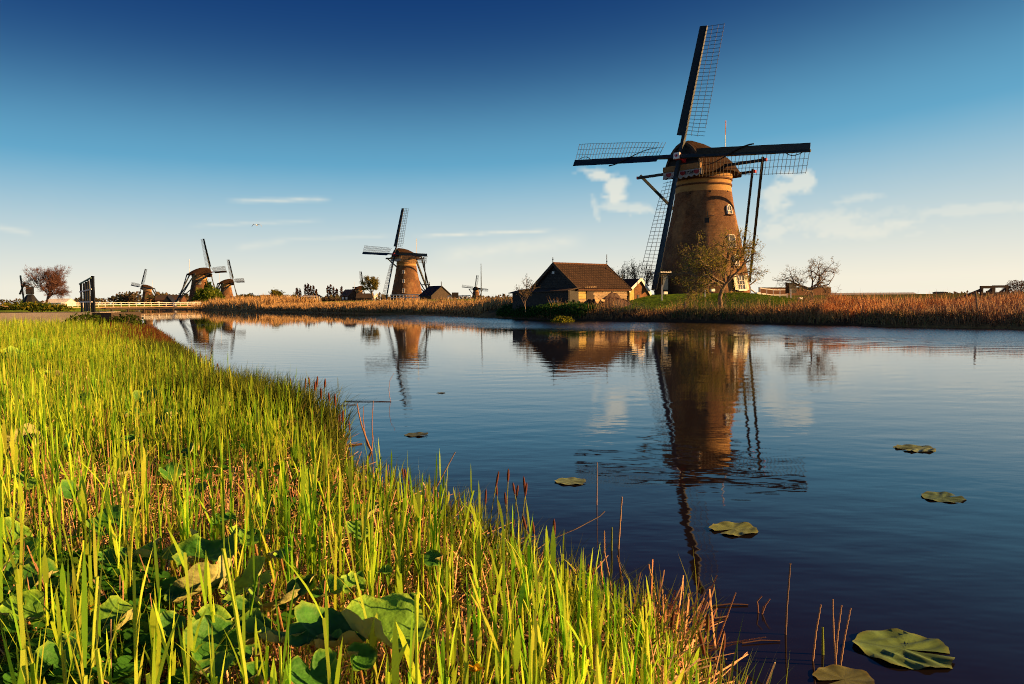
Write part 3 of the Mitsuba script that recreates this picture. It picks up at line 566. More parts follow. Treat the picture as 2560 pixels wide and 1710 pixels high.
SHED_ON = False
m = MB(); sp = P(1710, 790, 61.3); m.tube([V(sp[0], sp[1], .5), V(sp[0] + .05, sp[1], 1.15), V(sp[0] + .1, sp[1], 1.55)], [.12, .11, .07], 7)
solo('post_stump', 'short broken wooden post standing in the grass below the largest windmill', 'post', m, 'm_bark')
for x, y0, y1, Y in ((1655, 712, 746, 74), (1763, 722, 746, 72), (1876, 716, 745, 71), (1977, 722, 746, 72)):
    a, b = P(x, y1, Y), P(x, y0, Y); g_ = hz(a[0], a[1]); m = MB(); m.beam(V(a[0], a[1], g_ - .2), V(b[0], b[1], b[2]), .11, .09)
    solo('marker_stake', 'pale marker stake standing in the lawn before the largest windmill', 'stake', m, 'm_white', group='pale stakes in the mill lawn')
for x, Y in ((1663, 77), (1781, 76.5), (1895, 78), (1907, 78.5), (2001, 80)):
    a = P(x, 737, Y); g_ = hz(a[0], a[1]); k_ = thing('flood_lamp', 'low white flood lamp at the foot of the largest windmill', 'lamp', 'white flood lamps round the largest windmill')
    m = MB(); m.box(V(a[0], a[1], g_ + .32), (.42, .3, .26), .4); part(k_, 'housing', m, 'm_white')
    m = MB(); m.box(V(a[0], a[1], g_ + .08), (.1, .1, .3)); part(k_, 'stand', m, 'm_metal')
a = P(1977, 735, 79); m = MB(); m.box(V(a[0], a[1], 2.3 + .5), (.9, .6, 1.0), .3); m.box(V(a[0], a[1], 2.3 + 1.03), (1.0, .7, .08), .3); solo('waste_bin', 'dark square bin on the lawn edge right of the largest windmill', 'bin', m, 'm_tar')
# low brick pens with white rails right of the mill
lw = thing('yard_wall', 'low brown brick yard wall right of the largest windmill', 'wall')
a, b = P(1898, 736, 92), P(2075, 735, 96); a[2] = b[2] = 2.3; m = MB(); m.beam(a + Z * .3, b + Z * .3, .3, .9); part(lw, 'wall', m, 'm_darkbrick'); m = MB(); m.beam(a + Z * .8, b + Z * .8, .4, .1); part(lw, 'coping', m, 'm_metal')
def rail_fence(name, label, pts, n_posts, h, rails, w=.09, mat='m_rail', pz=None):
    k_ = thing(name, label, 'fence'); pts = [np.asarray(p, float) for p in pts]; L = LineString([p[:2] for p in pts])
    zs = np.interp(np.linspace(0, 1, n_posts), np.linspace(0, 1, len(pts)), [p[2] for p in pts]); ps = []
    for t, zz in zip(np.linspace(0, 1, n_posts), zs):
        q = L.interpolate(t, True); p = V(q.x, q.y, zz); ps.append(p); m = MB(); m.box(p + Z * (h / 2 - .1), (w, w, h + .2)); part(k_, 'post', m, mat)
    for r in rails:
        m = MB()
        for p, q in zip(ps[:-1], ps[1:]): m.beam(p + Z * h * r, q + Z * h * r, w * .6, w * 1.2)
        part(k_, 'rail', m, mat)
    return k_
def gpt(px, Y, z=None): p = P(px, 700, Y); return V(p[0], p[1], hz(p[0], p[1]) if z is None else z)
rail_fence('yard_fence', 'white tubular fence in front of the low yard wall', [gpt(1900, 86), gpt(1960, 87), gpt(1968, 87)], 5, 1.25, (.5, .98))
rail_fence('mill_fence', 'white rail fence round the foot of the second largest windmill', [gpt(975, 226), gpt(1062, 222)], 12, 1.7, (.5, .95), .22)
g_ = thing('fence_sign', 'white panel at the corner of the fence by the second largest windmill', 'sign'); p = gpt(1055, 220); m = MB(); m.box(p + Z * 1.1, (1.9, .1, 1.3)); part(g_, 'panel', m, 'm_white'); m = MB(); m.box(p + Z * 1.1 - V(0, .06, 0), (1.3, .04, .8)); part(g_, 'face', m, 'm_wood')
rail_fence('ramp_fence', 'white sloping handrail left of the second largest windmill', [gpt(930, 216) - Z * .5, gpt(942, 222) + Z * .9], 4, 1.2, (.5, .95), .2)
rail_fence('paddock_fence', 'pale low fence beyond the reeds left of the tall thin mast', [gpt(1120, 210), gpt(1176, 205)], 7, 1.1, (.9,), .25)

# barns, houses, greenhouses
def barn(label, px0, px1, Y, wall_h, ridge_h, depth, wm, rm, rot=.3, name='barn', cat='barn', wins=0, finials=False, z=None, gable_front=False):
    k_ = thing(name, label, cat); a, b = P(px0, 740, Y), P(px1, 740, Y); c = (a + b) / 2; w = np.linalg.norm((b - a)[:2]) / 1.05; z = hz(c[0], c[1]) - .1 if z is None else z
    X_, Y_ = V(math.cos(rot), math.sin(rot), 0), V(-math.sin(rot), math.cos(rot), 0); o = V(c[0], c[1], z)
    if gable_front: X_, Y_, w, depth = Y_, -X_, depth, w
    m = MB(); m.prism(Polygon([(-depth / 2, 0), (depth / 2, 0), (depth / 2, wall_h), (0, ridge_h - .1), (-depth / 2, wall_h)]), o - X_ * w / 2, Y_, Z, w); part(k_, 'wall', m, wm)
    m = MB(); t = .3
    for s in (-1, 1):
        A, B, Cc, D = o - X_ * (w / 2 + t) + Z * ridge_h, o + X_ * (w / 2 + t) + Z * ridge_h, o + X_ * (w / 2 + t) + Y_ * s * (depth / 2 + t) + Z * (wall_h - t * .6), o - X_ * (w / 2 + t) + Y_ * s * (depth / 2 + t) + Z * (wall_h - t * .6); dn = Z * -.2
        m.raw([A, B, Cc, D, A + dn, B + dn, Cc + dn, D + dn], [[0, 1, 2], [0, 2, 3], [4, 6, 5], [4, 7, 6], [0, 4, 5], [0, 5, 1], [1, 5, 6], [1, 6, 2], [2, 6, 7], [2, 7, 3], [3, 7, 4], [3, 4, 0]])
    part(k_, 'roof', m, rm)
    for q in range(wins):
        x = -w / 2 + w * (q + .5) / wins; m = MB(); m.box(o + X_ * x - Y_ * (depth / 2 + .03) + Z * wall_h * .5, (min(1.0, w / wins * .5), .08, wall_h * .4), rot); part(k_, 'window', m, 'm_white')
    if finials:
        for s in (-1, 1): m = MB(); m.tube([o + X_ * s * w / 2 + Z * ridge_h, o + X_ * s * w / 2 + Z * (ridge_h + 1.2)], .1, 5); part(k_, 'finial', m, 'm_darkwood')
    return k_
barn('dark wooden barn with two finials right of the second largest windmill', 1066, 1112, 214, 1.4, 4.0, 7.5, 'm_darkwood', 'm_tar', -.75, finials=True)
h_ = barn('red roofed brick house beside the tiny windmill seen from behind', 862, 886, 236, 1.9, 3.7, 4.5, 'm_darkbrick', 'm_barkred', -.5, 'house', 'house', 2)
barn('low dark sheds left of the second largest windmill', 893, 932, 226, 1.2, 2.3, 3, 'm_tar', 'm_darkwood', .1, 'low_shed', 'shed')
barn('low white hut with flat dark roof beside the dark hedge', 760, 798, 232, 1.9, 2.3, 4, 'm_white', 'm_tar', .05, 'hut', 'hut', 1)
barn('long low farm building behind the white railed bridge', 395, 460, 420, 3.0, 5.4, 9, 'm_darkbrick', 'm_darkwood', .1, 'farm_building', 'building', 4)
barn('small dark gabled cottage before the long farm building', 410, 437, 340, 1.6, 5.0, 6, 'm_tar', 'm_tar', .15, 'cottage', 'cottage', 1, gable_front=True)
barn('far modern flat building behind the yellow green tree', 652, 722, 520, 5.0, 5.6, 12, 'm_grey', 'm_darkwood', .1, 'flat_building', 'building', 5)
gh = barn('very long grey greenhouse on the horizon at the right', 2060, 2290, 620, 2.6, 4.0, 12, 'm_grey', 'm_grey', .03, 'greenhouse', 'greenhouse', 14)
barn('blue grey container shed at the end of the long greenhouse', 2338, 2362, 600, 3.9, 4.2, 8, 'm_sail', 'm_sail', .03, 'container', 'container')
barn('white greenhouse block on the far left horizon', 548, 640, 900, 4.0, 9.0, 30, 'm_white', 'm_white', .05, 'greenhouse', 'greenhouse', 6)
barn('pale low farm roofs on the horizon left of the tall green gate', 120, 178, 500, 2.5, 5, 12, 'm_rail', 'm_rail', .0, 'farm_roof', 'building', 3)

# timber frames, post and mast on the right and middle
for label, px, Y, h in (('dark timber frame with a sloping brace at the right edge', 2468, 60, .9), ('dark timber frame without long brace, rightmost of the two', 2501, 60, .95)):
    k_ = thing('timber_frame', label, 'frame'); p = gpt(px, Y); w = .42 if px < 2490 else .5
    p[2] = P(px, 737, Y)[2] - .3
    for s in (-1, 1): m = MB(); m.beam(p + V(s * w, 0, -1.2), p + V(s * w, 0, h), .17); part(k_, 'post', m, 'm_darkwood')
    m = MB(); m.beam(p + V(-w - .1, 0, h), p + V(w + .1, 0, h), .2); part(k_, 'beam', m, 'm_darkwood')
    m = MB(); m.beam(p + V(-w, .0, h * .45), p + V(w, 0, h * .5), .13); m.beam(p + V(-w, .02, h * .1), p + V(w, .02, h * .9), .12); part(k_, 'cross_bar', m, 'm_darkwood')
    m = MB()
    if px < 2490: m.beam(p + V(-w, 0, h * .8), p + V(-w - 2.2, .6, -.3), .2)
    else: m.beam(p + V(-w, 0, h * .3), p + V(-w - .4, 0, -.1), .14); m.beam(p + V(w, 0, h * .3), p + V(w + .4, 0, -.1), .14)
    part(k_, 'brace', m, 'm_darkwood')
a, b = P(2447, 782, 43.5), P(2439, 729, 43.5); m = MB(); m.tube([a - Z * .4, b], .055, 7); solo('post', 'slim dark leaning post in the dry reeds at the right', 'post', m, 'm_bark')
a, b = P(1202.5, 752, 105), P(1202.5, 659, 105); m = MB(); m.tube([a - Z * 1.5, (a + b) / 2 + V(.03, 0, 0), b], [.09, .07, .03], 6); solo('mast', 'tall thin mast rising from the reeds left of the timber shed', 'mast', m, 'm_metal')
a = P(1138, 738, 150); k_ = thing('sign_post', 'small dark sign on a post between barn and mast', 'sign'); m = MB(); m.box(a, (1.3, .1, 1.1)); part(k_, 'panel', m, 'm_darkwood'); m = MB(); m.tube([a - Z * 2.2, a - Z * .5], .09, 5); part(k_, 'post', m, 'm_darkwood')

# tall green gate on its concrete abutment, quay, foot bridge, pier at the left
gk = thing('gate_panel', 'tall dark green gate of upright boards on the concrete quay', 'gate')
Yg = 45.0; gl, gr = P(205, 778, Yg + .35), P(235, 778, Yg - .35); gl[2] = gr[2] = 1.35
top = P(235, 690, Yg - .35)[2] - 1.35; du = gr - gl
for t, w in ((0, .09), (.83, .06), (1.0, .13)):
    m = MB(); hgt = top - .42 * (1 - t); m.beam(gl + du * t - Z * .05, gl + du * t + Z * hgt, w); part(gk, 'post', m, 'm_black')
for q in range(3):
    m = MB(); m.beam(gl + du * (.16 + .24 * q), gl + du * (.34 + .24 * q), .05, 1.0); m = MB(); tq = .26 + .19 * q; c = gl + du * tq; hq = (top - .42 * (1 - tq)) * .47; m.frame(c + Z * (hq + .02), du * .07, V(du[1], -du[0], 0) * .02, Z * hq); part(gk, 'board', m, 'm_black')
for zz in (.55, 1.28, top - .12):
    m = MB(); nn_ = unit(V(du[1], -du[0], 0)); m.beam(gl + nn_ * .09 + Z * (zz - (.33 if zz > 1.9 else .12 if zz > 1 else 0)), gr + nn_ * .09 + Z * (zz + .02), .06, .08); part(gk, 'rail', m, 'm_rail' if zz < top - .3 else 'm_green')
qk = thing('quay', 'low concrete quay with a dark asphalt path on top', 'quay')
m = MB(); qa, qb = V(-24.3, 44.6, 0), V(-62, 40.5, 0); m.beam(qa + V(0, 1.5, .55), qb + V(0, 1.5, .55), 3.0, 1.5); part(qk, 'wall', m, 'm_concrete')
m = MB(); m.beam(qa + V(-.15, 1.6, 1.31), qb + V(0, 1.6, 1.31), 2.5, .03); part(qk, 'path', m, 'm_asphalt')
m = MB(); m.box(V(-23.9, 46.0, .4), (1.3, 3.0, 1.75), -.1); part(qk, 'abutment', m, 'm_darkwood', label='square concrete abutment below the gate')  # concrete drawn in dark brown, the abutment's shade put into its colour
bk = rail_fence('bridge_railing', 'long white railing of the foot bridge across the water', [gpt(150, 205, 1.35), gpt(250, 222, 1.35), gpt(500, 246, 1.35)], 22, 1.15, (.45, .95), .16)
pk = thing('pier', 'long low dark pier on posts in front of the white bridge railing', 'pier')
pa, pb_ = P(262, 768, 205), P(505, 769, 235); pa[2] = pb_[2] = .75
m = MB(); m.beam(pa, pb_, .5, .3); part(pk, 'deck', m, 'm_darkwood')
for t in np.linspace(.06, .98, 7):
    m = MB(); q = pa + (pb_ - pa) * t; m.beam(q - Z * 1.5, q, .38); part(pk, 'post', m, 'm_darkwood')
dk = thing('bridge_deck', 'pale wooden deck under the white bridge railing', 'bridge'); m = MB(); m.beam(gpt(150, 205, 1.15), gpt(250, 222, 1.15), 1.6, .2); m.beam(gpt(250, 222, 1.15), gpt(500, 246, 1.15), 1.6, .2); part(dk, 'deck', m, 'm_wood')

# gull and duck
gp_ = P(642, 563, 95); gk = thing('gull', 'gull gliding with drooped wings above the far bank', 'gull')
m = MB(); m.tube([gp_ + V(.0, .3, -.02), gp_ + V(0, .18, 0), gp_, gp_ + V(0, -.18, .0), gp_ + V(0, -.27, .02), gp_ + V(0, -.33, .0)], [.02, .06, .085, .06, .045, .012], 8); part(gk, 'body', m, 'm_white', True)
for s in (-1, 1):
    up, lo_ = [], []
    for x, zz, c in ((0.04, .03, .11), (.2, .13, .12), (.36, .15, .11), (.52, .02, .08), (.63, -.18, .02)):
        up.append(gp_ + V(s * x, -c, zz)); lo_.append(gp_ + V(s * x, c * .9, zz - .005))
    v = up + lo_ + [p - Z * .025 for p in up + lo_]; f = []
    for q in range(4): f += [[q, q + 1, 6 + q], [q, 6 + q, 5 + q], [10 + q, 16 + q, 11 + q], [10 + q, 15 + q, 16 + q], [q, 10 + q, 11 + q], [q, 11 + q, q + 1], [5 + q, 6 + q, 16 + q], [5 + q, 16 + q, 15 + q]]
    m = MB(); m.raw(v, f); part(gk, 'wing', m, 'm_grey', True)
dp = G(311, 785, .0); m = MB(); m.tube([dp + V(-.3, 0, .14), dp + V(-.2, 0, .1), dp + V(0, 0, .08), dp + V(.18, 0, .09), dp + V(.26, 0, .16)], [.02, .09, .12, .09, .03], 8); m.tube([dp + V(.17, 0, .1), dp + V(.22, 0, .26), dp + V(.27, 0, .31), dp + V(.34, 0, .3)], [.05, .045, .055, .015], 7)
solo('duck', 'dark duck swimming on the far water near the gate', 'duck', m, 'm_tar', True)

# ------------------------------------------------------------------ trees and bushes
def grow(rg, p, d, L, r, lvl, spec, out, tips):
    """recursive branching; out collects (points, radii), tips the twig ends."""
    n = 4; pts = [p]; q = p.copy(); dd = d.copy()
    for k in range(n):
        dd = unit(dd + rg.normal(0, spec['wob'], 3) + Z * spec['up'] * (.5 if lvl else 1)); q = q + dd * L / n; pts.append(q.copy())
    out.append((np.array(pts), np.linspace(r, r * .6, n + 1), lvl))
    if lvl >= spec['lv']: tips.extend([(pts[k], dd) for k in (1, 2, 3, 4)]); return
    nc = spec['nc'][min(lvl, len(spec['nc']) - 1)]
    for c in range(nc):
        t = 1.0 if c == 0 and spec.get('lead') else rg.uniform(spec['from'], 1.0); k = min(int(t * n), n - 1); b = pts[k] + (pts[k + 1] - pts[k]) * (t * n - k)
        ax = unit(np.cross(dd, rg.normal(0, 1, 3))); an = rg.normal(spec['ang'][min(lvl, len(spec['ang']) - 1)], .18) * (.35 if c == 0 and spec.get('lead') else 1)
        nd = unit(dd * math.cos(an) + ax * math.sin(an)); nd[2] = nd[2] * spec.get('flat', 1); nd = unit(nd)
        grow(rg, b, nd, L * rg.uniform(*spec['len']), max(r * spec['rad'] * rg.uniform(.8, 1.1), spec['rmin']), lvl + 1, spec, out, tips)
def leaves(mb, rg, pos, size, cols, per, spread, upb=.3):
    n = len(pos) * per; p = np.repeat(np.asarray(pos), per, 0) + rg.normal(0, spread, (n, 3))
    d = rg.normal(0, 1, (n, 3)); d[:, 2] += upb; d /= np.linalg.norm(d, axis=1, keepdims=True); s = np.cross(d, rg.normal(0, 1, (n, 3))); s /= np.linalg.norm(s, axis=1, keepdims=True)
    L = size * rg.uniform(.6, 1.3, (n, 1)); w = L * .32
    v = np.stack([p, p + d * L * .5 + s * w, p + d * L, p + d * L * .5 - s * w], 1).reshape(-1, 3); k = np.arange(n) * 4
    f = np.concatenate([np.stack([k, k + 1, k + 2], 1), np.stack([k, k + 2, k + 3], 1)])
    c = np.asarray(cols)[rg.integers(0, len(cols), n)] * rg.uniform(.7, 1.25, (n, 1))
    mb.raw(v, f, np.repeat(np.clip(c, .004, .9), 4, 0))
def tree(name, label, cat, base, spec, seed, leafsize=0, cols=((.1, .1, .02),), per=1, spread=.1, bark='m_bark', group=None, trunk_pts=None, H=None):
    rg = np.random.default_rng(seed); out, tips = [], []
    k_ = thing(name, label, cat, group); base = np.asarray(base, float)
    if trunk_pts is None: grow(rg, base - Z * .15, unit(V(spec.get('lean', 0), 0, 1)), spec['L'], spec['r'], 0, spec, out, tips)
    else:
        tp = np.asarray(trunk_pts, float); out.append((tp, np.linspace(spec['r'] * 1.15, spec['r'] * .75, len(tp)), 0)); dd = unit(tp[-1] - tp[-2])
        for d in spec['limbs']: grow(rg, tp[-1] - dd * rg.uniform(0, .35), unit(V(*d)), spec['L'] * rg.uniform(.85, 1.15), spec['r'] * .55, 1, spec, out, tips)
    if H:   # scale the growth to the wanted height above the base
        top = max(o[0][:, 2].max() for o in out); sc = H / (top - base[2])
        out = [(base + (o[0] - base) * sc, o[1], o[2]) for o in out]; tips = [(base + (t[0] - base) * sc, t[1]) for t in tips]
    m, tw = MB(), MB()
    for p, r, l in out: (m if l < 2 else tw).tube(p, r, 7 if l == 0 else 5 if l < 3 else 3, cap=False)
    part(k_, 'trunk', m, bark, True)
    if tw.v: part(k_, 'twigs', tw, bark, True, kind='stuff')
    if leafsize:
        lm = MB(); leaves(lm, rg, [t[0] for t in tips], leafsize, cols, per, spread); ck = numbered(f'{k_}__crown'); lm.put(ck, 'm_leaf'); tag(ck, kind='stuff')
    return k_
b1 = P(1803, 778, 63.0); g1 = hz(b1[0], b1[1])
tp = [V(b1[0], b1[1], g1 - .2), V(b1[0] - .08, b1[1], g1 + .5), V(b1[0] - .12, b1[1], g1 + 1.0), V(b1[0] + .05, b1[1], g1 + 1.6), V(b1[0] + .32, b1[1] - .05, g1 + 2.15)]
tree('apple_tree', 'spreading fruit tree with sparse yellow green leaves before the largest windmill', 'tree', b1, dict(L=2.05, r=.19, lv=5, nc=(4, 4, 4, 3, 3), ang=(.5, .62, .65, .6), len=(.58, .82), rad=.62, rmin=.007, wob=.12, up=.035, **{'from': .3}, limbs=[(-1, .1, .25), (-1, -.3, .45), (-.75, .3, .8), (-.4, -.2, 1.1), (.1, .2, 1.1), (.55, -.3, .75), (-.95, .5, .1), (.5, .5, .6), (-.6, -.5, .3)]), 11, .10, ((.34, .32, .05), (.22, .25, .03), (.42, .33, .09)), 2, .10, trunk_pts=tp)
b2 = P(2032, 765, 58.5); g2 = hz(b2[0], b2[1])
tp = [V(b2[0], b2[1], g2 - .2), V(b2[0] - .1, b2[1], g2 + .6), V(b2[0] - .05, b2[1], g2 + 1.1), V(b2[0] - .3, b2[1], g2 + 1.55)]
tree('gnarled_tree', 'gnarled nearly bare little tree standing in the orange reeds', 'tree', b2, dict(L=1.35, r=.12, lv=5, nc=(3, 4, 3, 3, 2), ang=(.6, .75, .8, .75), len=(.55, .8), rad=.60, rmin=.006, wob=.24, up=.03, **{'from': .35}, limbs=[(-1, .1, .3), (-.5, .4, .8), (.3, -.3, 1.1), (1, .2, .75), (1, -.3, .3), (-.9, -.5, .15), (.9, .3, .1)]), 5, .07, ((.30, .25, .08), (.24, .22, .07)), 1, .06, trunk_pts=tp)
b3 = gpt(110, 150)
tree('bare_tree', 'big round reddish bare tree on the left horizon', 'tree', b3, dict(L=2.0, r=.26, lv=6, nc=(6, 5, 4, 4, 3, 3), ang=(.8, .6, .55, .55), len=(.62, .82), rad=.62, rmin=.022, wob=.12, up=.05, lead=1, **{'from': .35}), 21, .09, ((.16, .07, .05), (.12, .06, .045)), 1, .15, bark='m_barkred', H=8.7)
b4 = gpt(934, 212)
tree('leafy_tree', 'slim olive leafed tree just left of the second largest windmill', 'tree', b4, dict(L=3.0, r=.3, lv=4, nc=(7, 4, 3, 3), ang=(.7, .7, .6), len=(.42, .6), rad=.55, rmin=.03, wob=.1, up=.08, lead=1, **{'from': .3}), 8, .32, ((.26, .22, .06), (.19, .17, .05)), 3, .25, H=6.6)
for n_, (px, Y, h, sd) in enumerate(((1538, 84, 3.3, 1), (1560, 82, 3.9, 2), (1585, 84, 4.0, 3), (1612, 83, 3.7, 4), (1637, 85, 3.0, 6))):
    p = gpt(px, Y); tree('blossom_bush', 'tall upright bush with pale blossom behind the outhouse', 'bush', p, dict(L=1.2, r=.06, lv=3, nc=(7, 4, 3), ang=(.35, .4, .5), len=(.6, .85), rad=.6, rmin=.014, wob=.1, up=.18, lead=1, **{'from': .05}), 40 + sd, .12, ((.50, .42, .28), (.35, .28, .14), (.2, .17, .06)), 2, .12, group='pale blossom bushes behind the outhouse', H=h)
p = gpt(1313, 71); p[2] = .9
tree('leafy_shrub', 'thin dark leaved shrub left of the timber shed', 'bush', p, dict(L=1.0, r=.05, lv=4, nc=(6, 3, 3, 2), ang=(.45, .5, .6), len=(.6, .85), rad=.6, rmin=.012, wob=.12, up=.1, lead=1, **{'from': .1}), 71, .11, ((.10, .085, .03), (.07, .07, .03)), 1, .08, H=3.3)
def bush(name, label, c, rx, rz, n, size, cols, seed, cat='bush', group=None, ry=None):
    rg = np.random.default_rng(seed); u = rg.normal(0, 1, (n, 3)); u /= np.linalg.norm(u, axis=1, keepdims=True); u[:, 2] = abs(u[:, 2])
    q = u * (rg.uniform(.45, 1, (n, 1)) ** .5); q = q * (.7 + .6 * meshkit.fbm(u * 2.6 + seed, 3, seed))[:, None]
    k_ = thing(name, label, cat, group); m = MB(); leaves(m, rg, np.asarray(c) + q * V(rx, ry or rx, rz), size, cols, 1, .05)
    ck = numbered(f'{k_}__foliage'); m.put(ck, 'm_leaf'); tag(ck, kind='stuff')
    m = MB()
    for t in range(6): e = V(*(rg.uniform(-.6, .6, 2)), 1) * V(rx, rx, rz) * .8; m.tube([np.asarray(c) - Z * .3, np.asarray(c) + e * .5, np.asarray(c) + e], [.07, .05, .02], 5, cap=False)
    part(k_, 'stem', m, 'm_bark'); return k_
DG = ((.035, .07, .012), (.05, .09, .015), (.08, .12, .02))
bush('round_bush', 'round bright green bush before the windmill seen from behind', gpt(519, 296), 6.3, 7.2, 6000, .8, ((.06, .12, .012), (.11, .17, .02), (.22, .26, .04)), 3)
bush('tall_bush', 'slim dark green bush behind the round green bush', gpt(520, 312), 2.4, 10.5, 1800, .8, DG, 5)
bush('hedge_mound', 'broad dark green hedge mound left of the white hut', gpt(748, 215), 5.2, 1.9, 4000, .6, ((.02, .045, .01), (.03, .06, .012)), 7, 'hedge')
tree('yellow_tree', 'yellow green young tree left of the dark hedge mound', 'tree', gpt(690, 262), dict(L=2.0, r=.22, lv=4, nc=(6, 4, 3, 3), ang=(.6, .6, .6), len=(.5, .75), rad=.55, rmin=.04, wob=.12, up=.08, lead=1, **{'from': .2}), 31, .5, ((.18, .17, .03), (.13, .13, .02)), 2, .4, H=4.3)
tree('yellow_tree', 'small thin yellow green tree right of the yellow green young tree', 'tree', gpt(733, 300), dict(L=1.6, r=.16, lv=3, nc=(5, 4, 3), ang=(.6, .6, .6), len=(.5, .75), rad=.55, rmin=.05, wob=.12, up=.08, lead=1, **{'from': .2}), 33, .5, ((.20, .17, .06), (.15, .13, .04)), 2, .35, H=3.6)
bush('far_shrub', 'low shrub right of the smaller windmill seen from behind', gpt(620, 430), 7.5, 5.2, 1500, 1.0, ((.10, .085, .03), (.07, .08, .02)), 9)
bush('far_bush', 'bare round bush on the horizon at the right edge', gpt(2549, 120), 2.4, 2.0, 3500, .16, ((.12, .07, .05), (.09, .055, .04)), 13)
for q, px in enumerate((742, 749, 763, 770, 776, 783, 790, 819, 826, 833, 841, 853)):
    h = (13, 12, 16, 17, 15, 15, 12, 15, 16, 14, 12, 14)[q]; p = gpt(px, 700); rg = np.random.default_rng(q); k_ = thing('lombardy_poplar', 'slim bare poplar in the distant row', 'tree', 'distant row of slim poplars')
    m = MB(); m.tube([p, p + Z * h * .5, p + Z * h], [.4, .3, .1], 5, cap=False); part(k_, 'trunk', m, 'm_barkred')
    m = MB(); tt = rg.uniform(.1, 1, 260); an = rg.uniform(0, 6.28, 260); rr = 1.5 * np.sin(np.pi * np.clip(tt, .12, .97)) ** .7 * rg.uniform(.3, 1, 260)
    leaves(m, rg, p + np.stack([np.cos(an) * rr, np.sin(an) * rr, tt * h], 1), 1.3, ((.10, .045, .035), (.08, .045, .03)), 1, .1, 2.0); ck = numbered(f'{k_}__crown'); m.put(ck, 'm_leaf'); tag(ck, kind='stuff')
# far wood lines that read as one mass
rg = np.random.default_rng(77); m = MB()
for x0, x1, Y, h, nn_ in ((-60, 250, 900, 7, 1500), (180, 420, 800, 6.5, 900), (560, 700, 700, 6, 700), (640, 900, 900, 8, 1600), (800, 1000, 600, 5, 900), (1040, 1300, 700, 5, 900), (1210, 1500, 900, 5, 800), (2080, 2200, 900, 3, 400), (2350, 2600, 700, 3.5, 900), (290, 350, 600, 8, 500), (375, 480, 560, 6.5, 900), (600, 680, 480, 5.5, 700)):
    px = rg.uniform(x0, x1, nn_); a, b = P(x0, 750, Y), P(x1, 750, Y); t = (px - x0) / (x1 - x0)
    hh = h * (.35 + .9 * meshkit.fbm(np.stack([px * .035, px * 0 + Y, px * 0], -1), 3, 2)); pos = a + (b - a) * t[:, None] + np.stack([0 * t, rg.normal(0, 6, nn_), 0 * t], 1); pos[:, 2] = 2.2 + hh * rg.uniform(0, 1, nn_) ** .8
    leaves(m, rg, pos, 2.6, ((.17, .125, .065), (.15, .13, .06), (.14, .095, .07), (.11, .115, .05)), 1, .3, .4)
key = numbered('tree_line'); m.put(key, 'm_leaf'); tag(key, 'low brownish wood line along the far horizon', 'trees', kind='stuff')

# ------------------------------------------------------------------ grasses: blades as three-piece ribbons
def blades(mb, pos, h, w, lean, col0, col1, rg, seg=2, curve=.5, az=None, bend=None):
    """upright tapering ribbons at pos; col0 at the foot, col1 at the tip (n x 3)."""
    n = len(pos); az = rg.uniform(0, 2 * np.pi, n) if az is None else az; la = rg.uniform(0, 2 * np.pi, n); h = np.broadcast_to(h, (n,)); w = np.broadcast_to(w, (n,)); lean = np.broadcast_to(lean, (n,))
    side = np.stack([np.cos(az), np.sin(az), 0 * az], 1); ld = np.stack([np.cos(la), np.sin(la), 0 * la], 1) if bend is None else bend
    rows, cols = [], []
    for k in range(seg + 1):
        t = k / seg; c = pos + ld * (lean * h * (t * (1 - curve) + curve * t * t))[:, None] + Z * (h * t * (1 - .35 * curve * lean * t))[:, None]
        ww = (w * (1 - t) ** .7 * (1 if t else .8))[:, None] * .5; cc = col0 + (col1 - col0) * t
        if k < seg: rows += [c - side * ww, c + side * ww]; cols += [cc, cc]
        else: rows.append(c); cols.append(cc)
    m_ = len(rows); v = np.stack(rows, 1).reshape(-1, 3); cv = np.stack(cols, 1).reshape(-1, 3); o = np.arange(n)[:, None] * m_
    f = []
    for k in range(seg - 1): f += [[2 * k, 2 * k + 1, 2 * k + 3], [2 * k, 2 * k + 3, 2 * k + 2]]
    f.append([2 * seg - 2, 2 * seg - 1, 2 * seg]); f = (np.array(f)[None] + o[:, None]).reshape(-1, 3)
    mb.raw(v, f, np.clip(cv, .003, .9))
def along(line, t0, t1, n, d0, d1, rg, side=1):
    """n random points between distances d0, d1 from a shore line (on the land side)."""
    out = []; c = np.array(line.coords); L = line.length
    s = rg.uniform(t0, t1, n); q = shapely.line_interpolate_point(line, s); x, y = shapely.get_x(q), shapely.get_y(q); q2 = shapely.line_interpolate_point(line, np.minimum(s + .3, L)); q1 = shapely.line_interpolate_point(line, np.maximum(s - .3, 0))
    tx, ty = shapely.get_x(q2) - shapely.get_x(q1), shapely.get_y(q2) - shapely.get_y(q1); l = np.hypot(tx, ty) + 1e-9; d = rg.uniform(d0, d1, n)
    X, Y = x + side * -ty / l * d, y + side * tx / l * d; k = ~inside(X, Y); X, Y = X[k], Y[k]
    return np.stack([X, Y, height(X, Y)], 1)
rg = np.random.default_rng(90)
def tone(n, a, b, rg, v=.25): t = rg.uniform(0, 1, (n, 1)); return (np.array(a) * (1 - t) + np.array(b) * t) * rg.uniform(1 - v, 1 + v, (n, 1))
fl = far_line.length
sd = lambda x, y: far_line.project(Point(x, y))
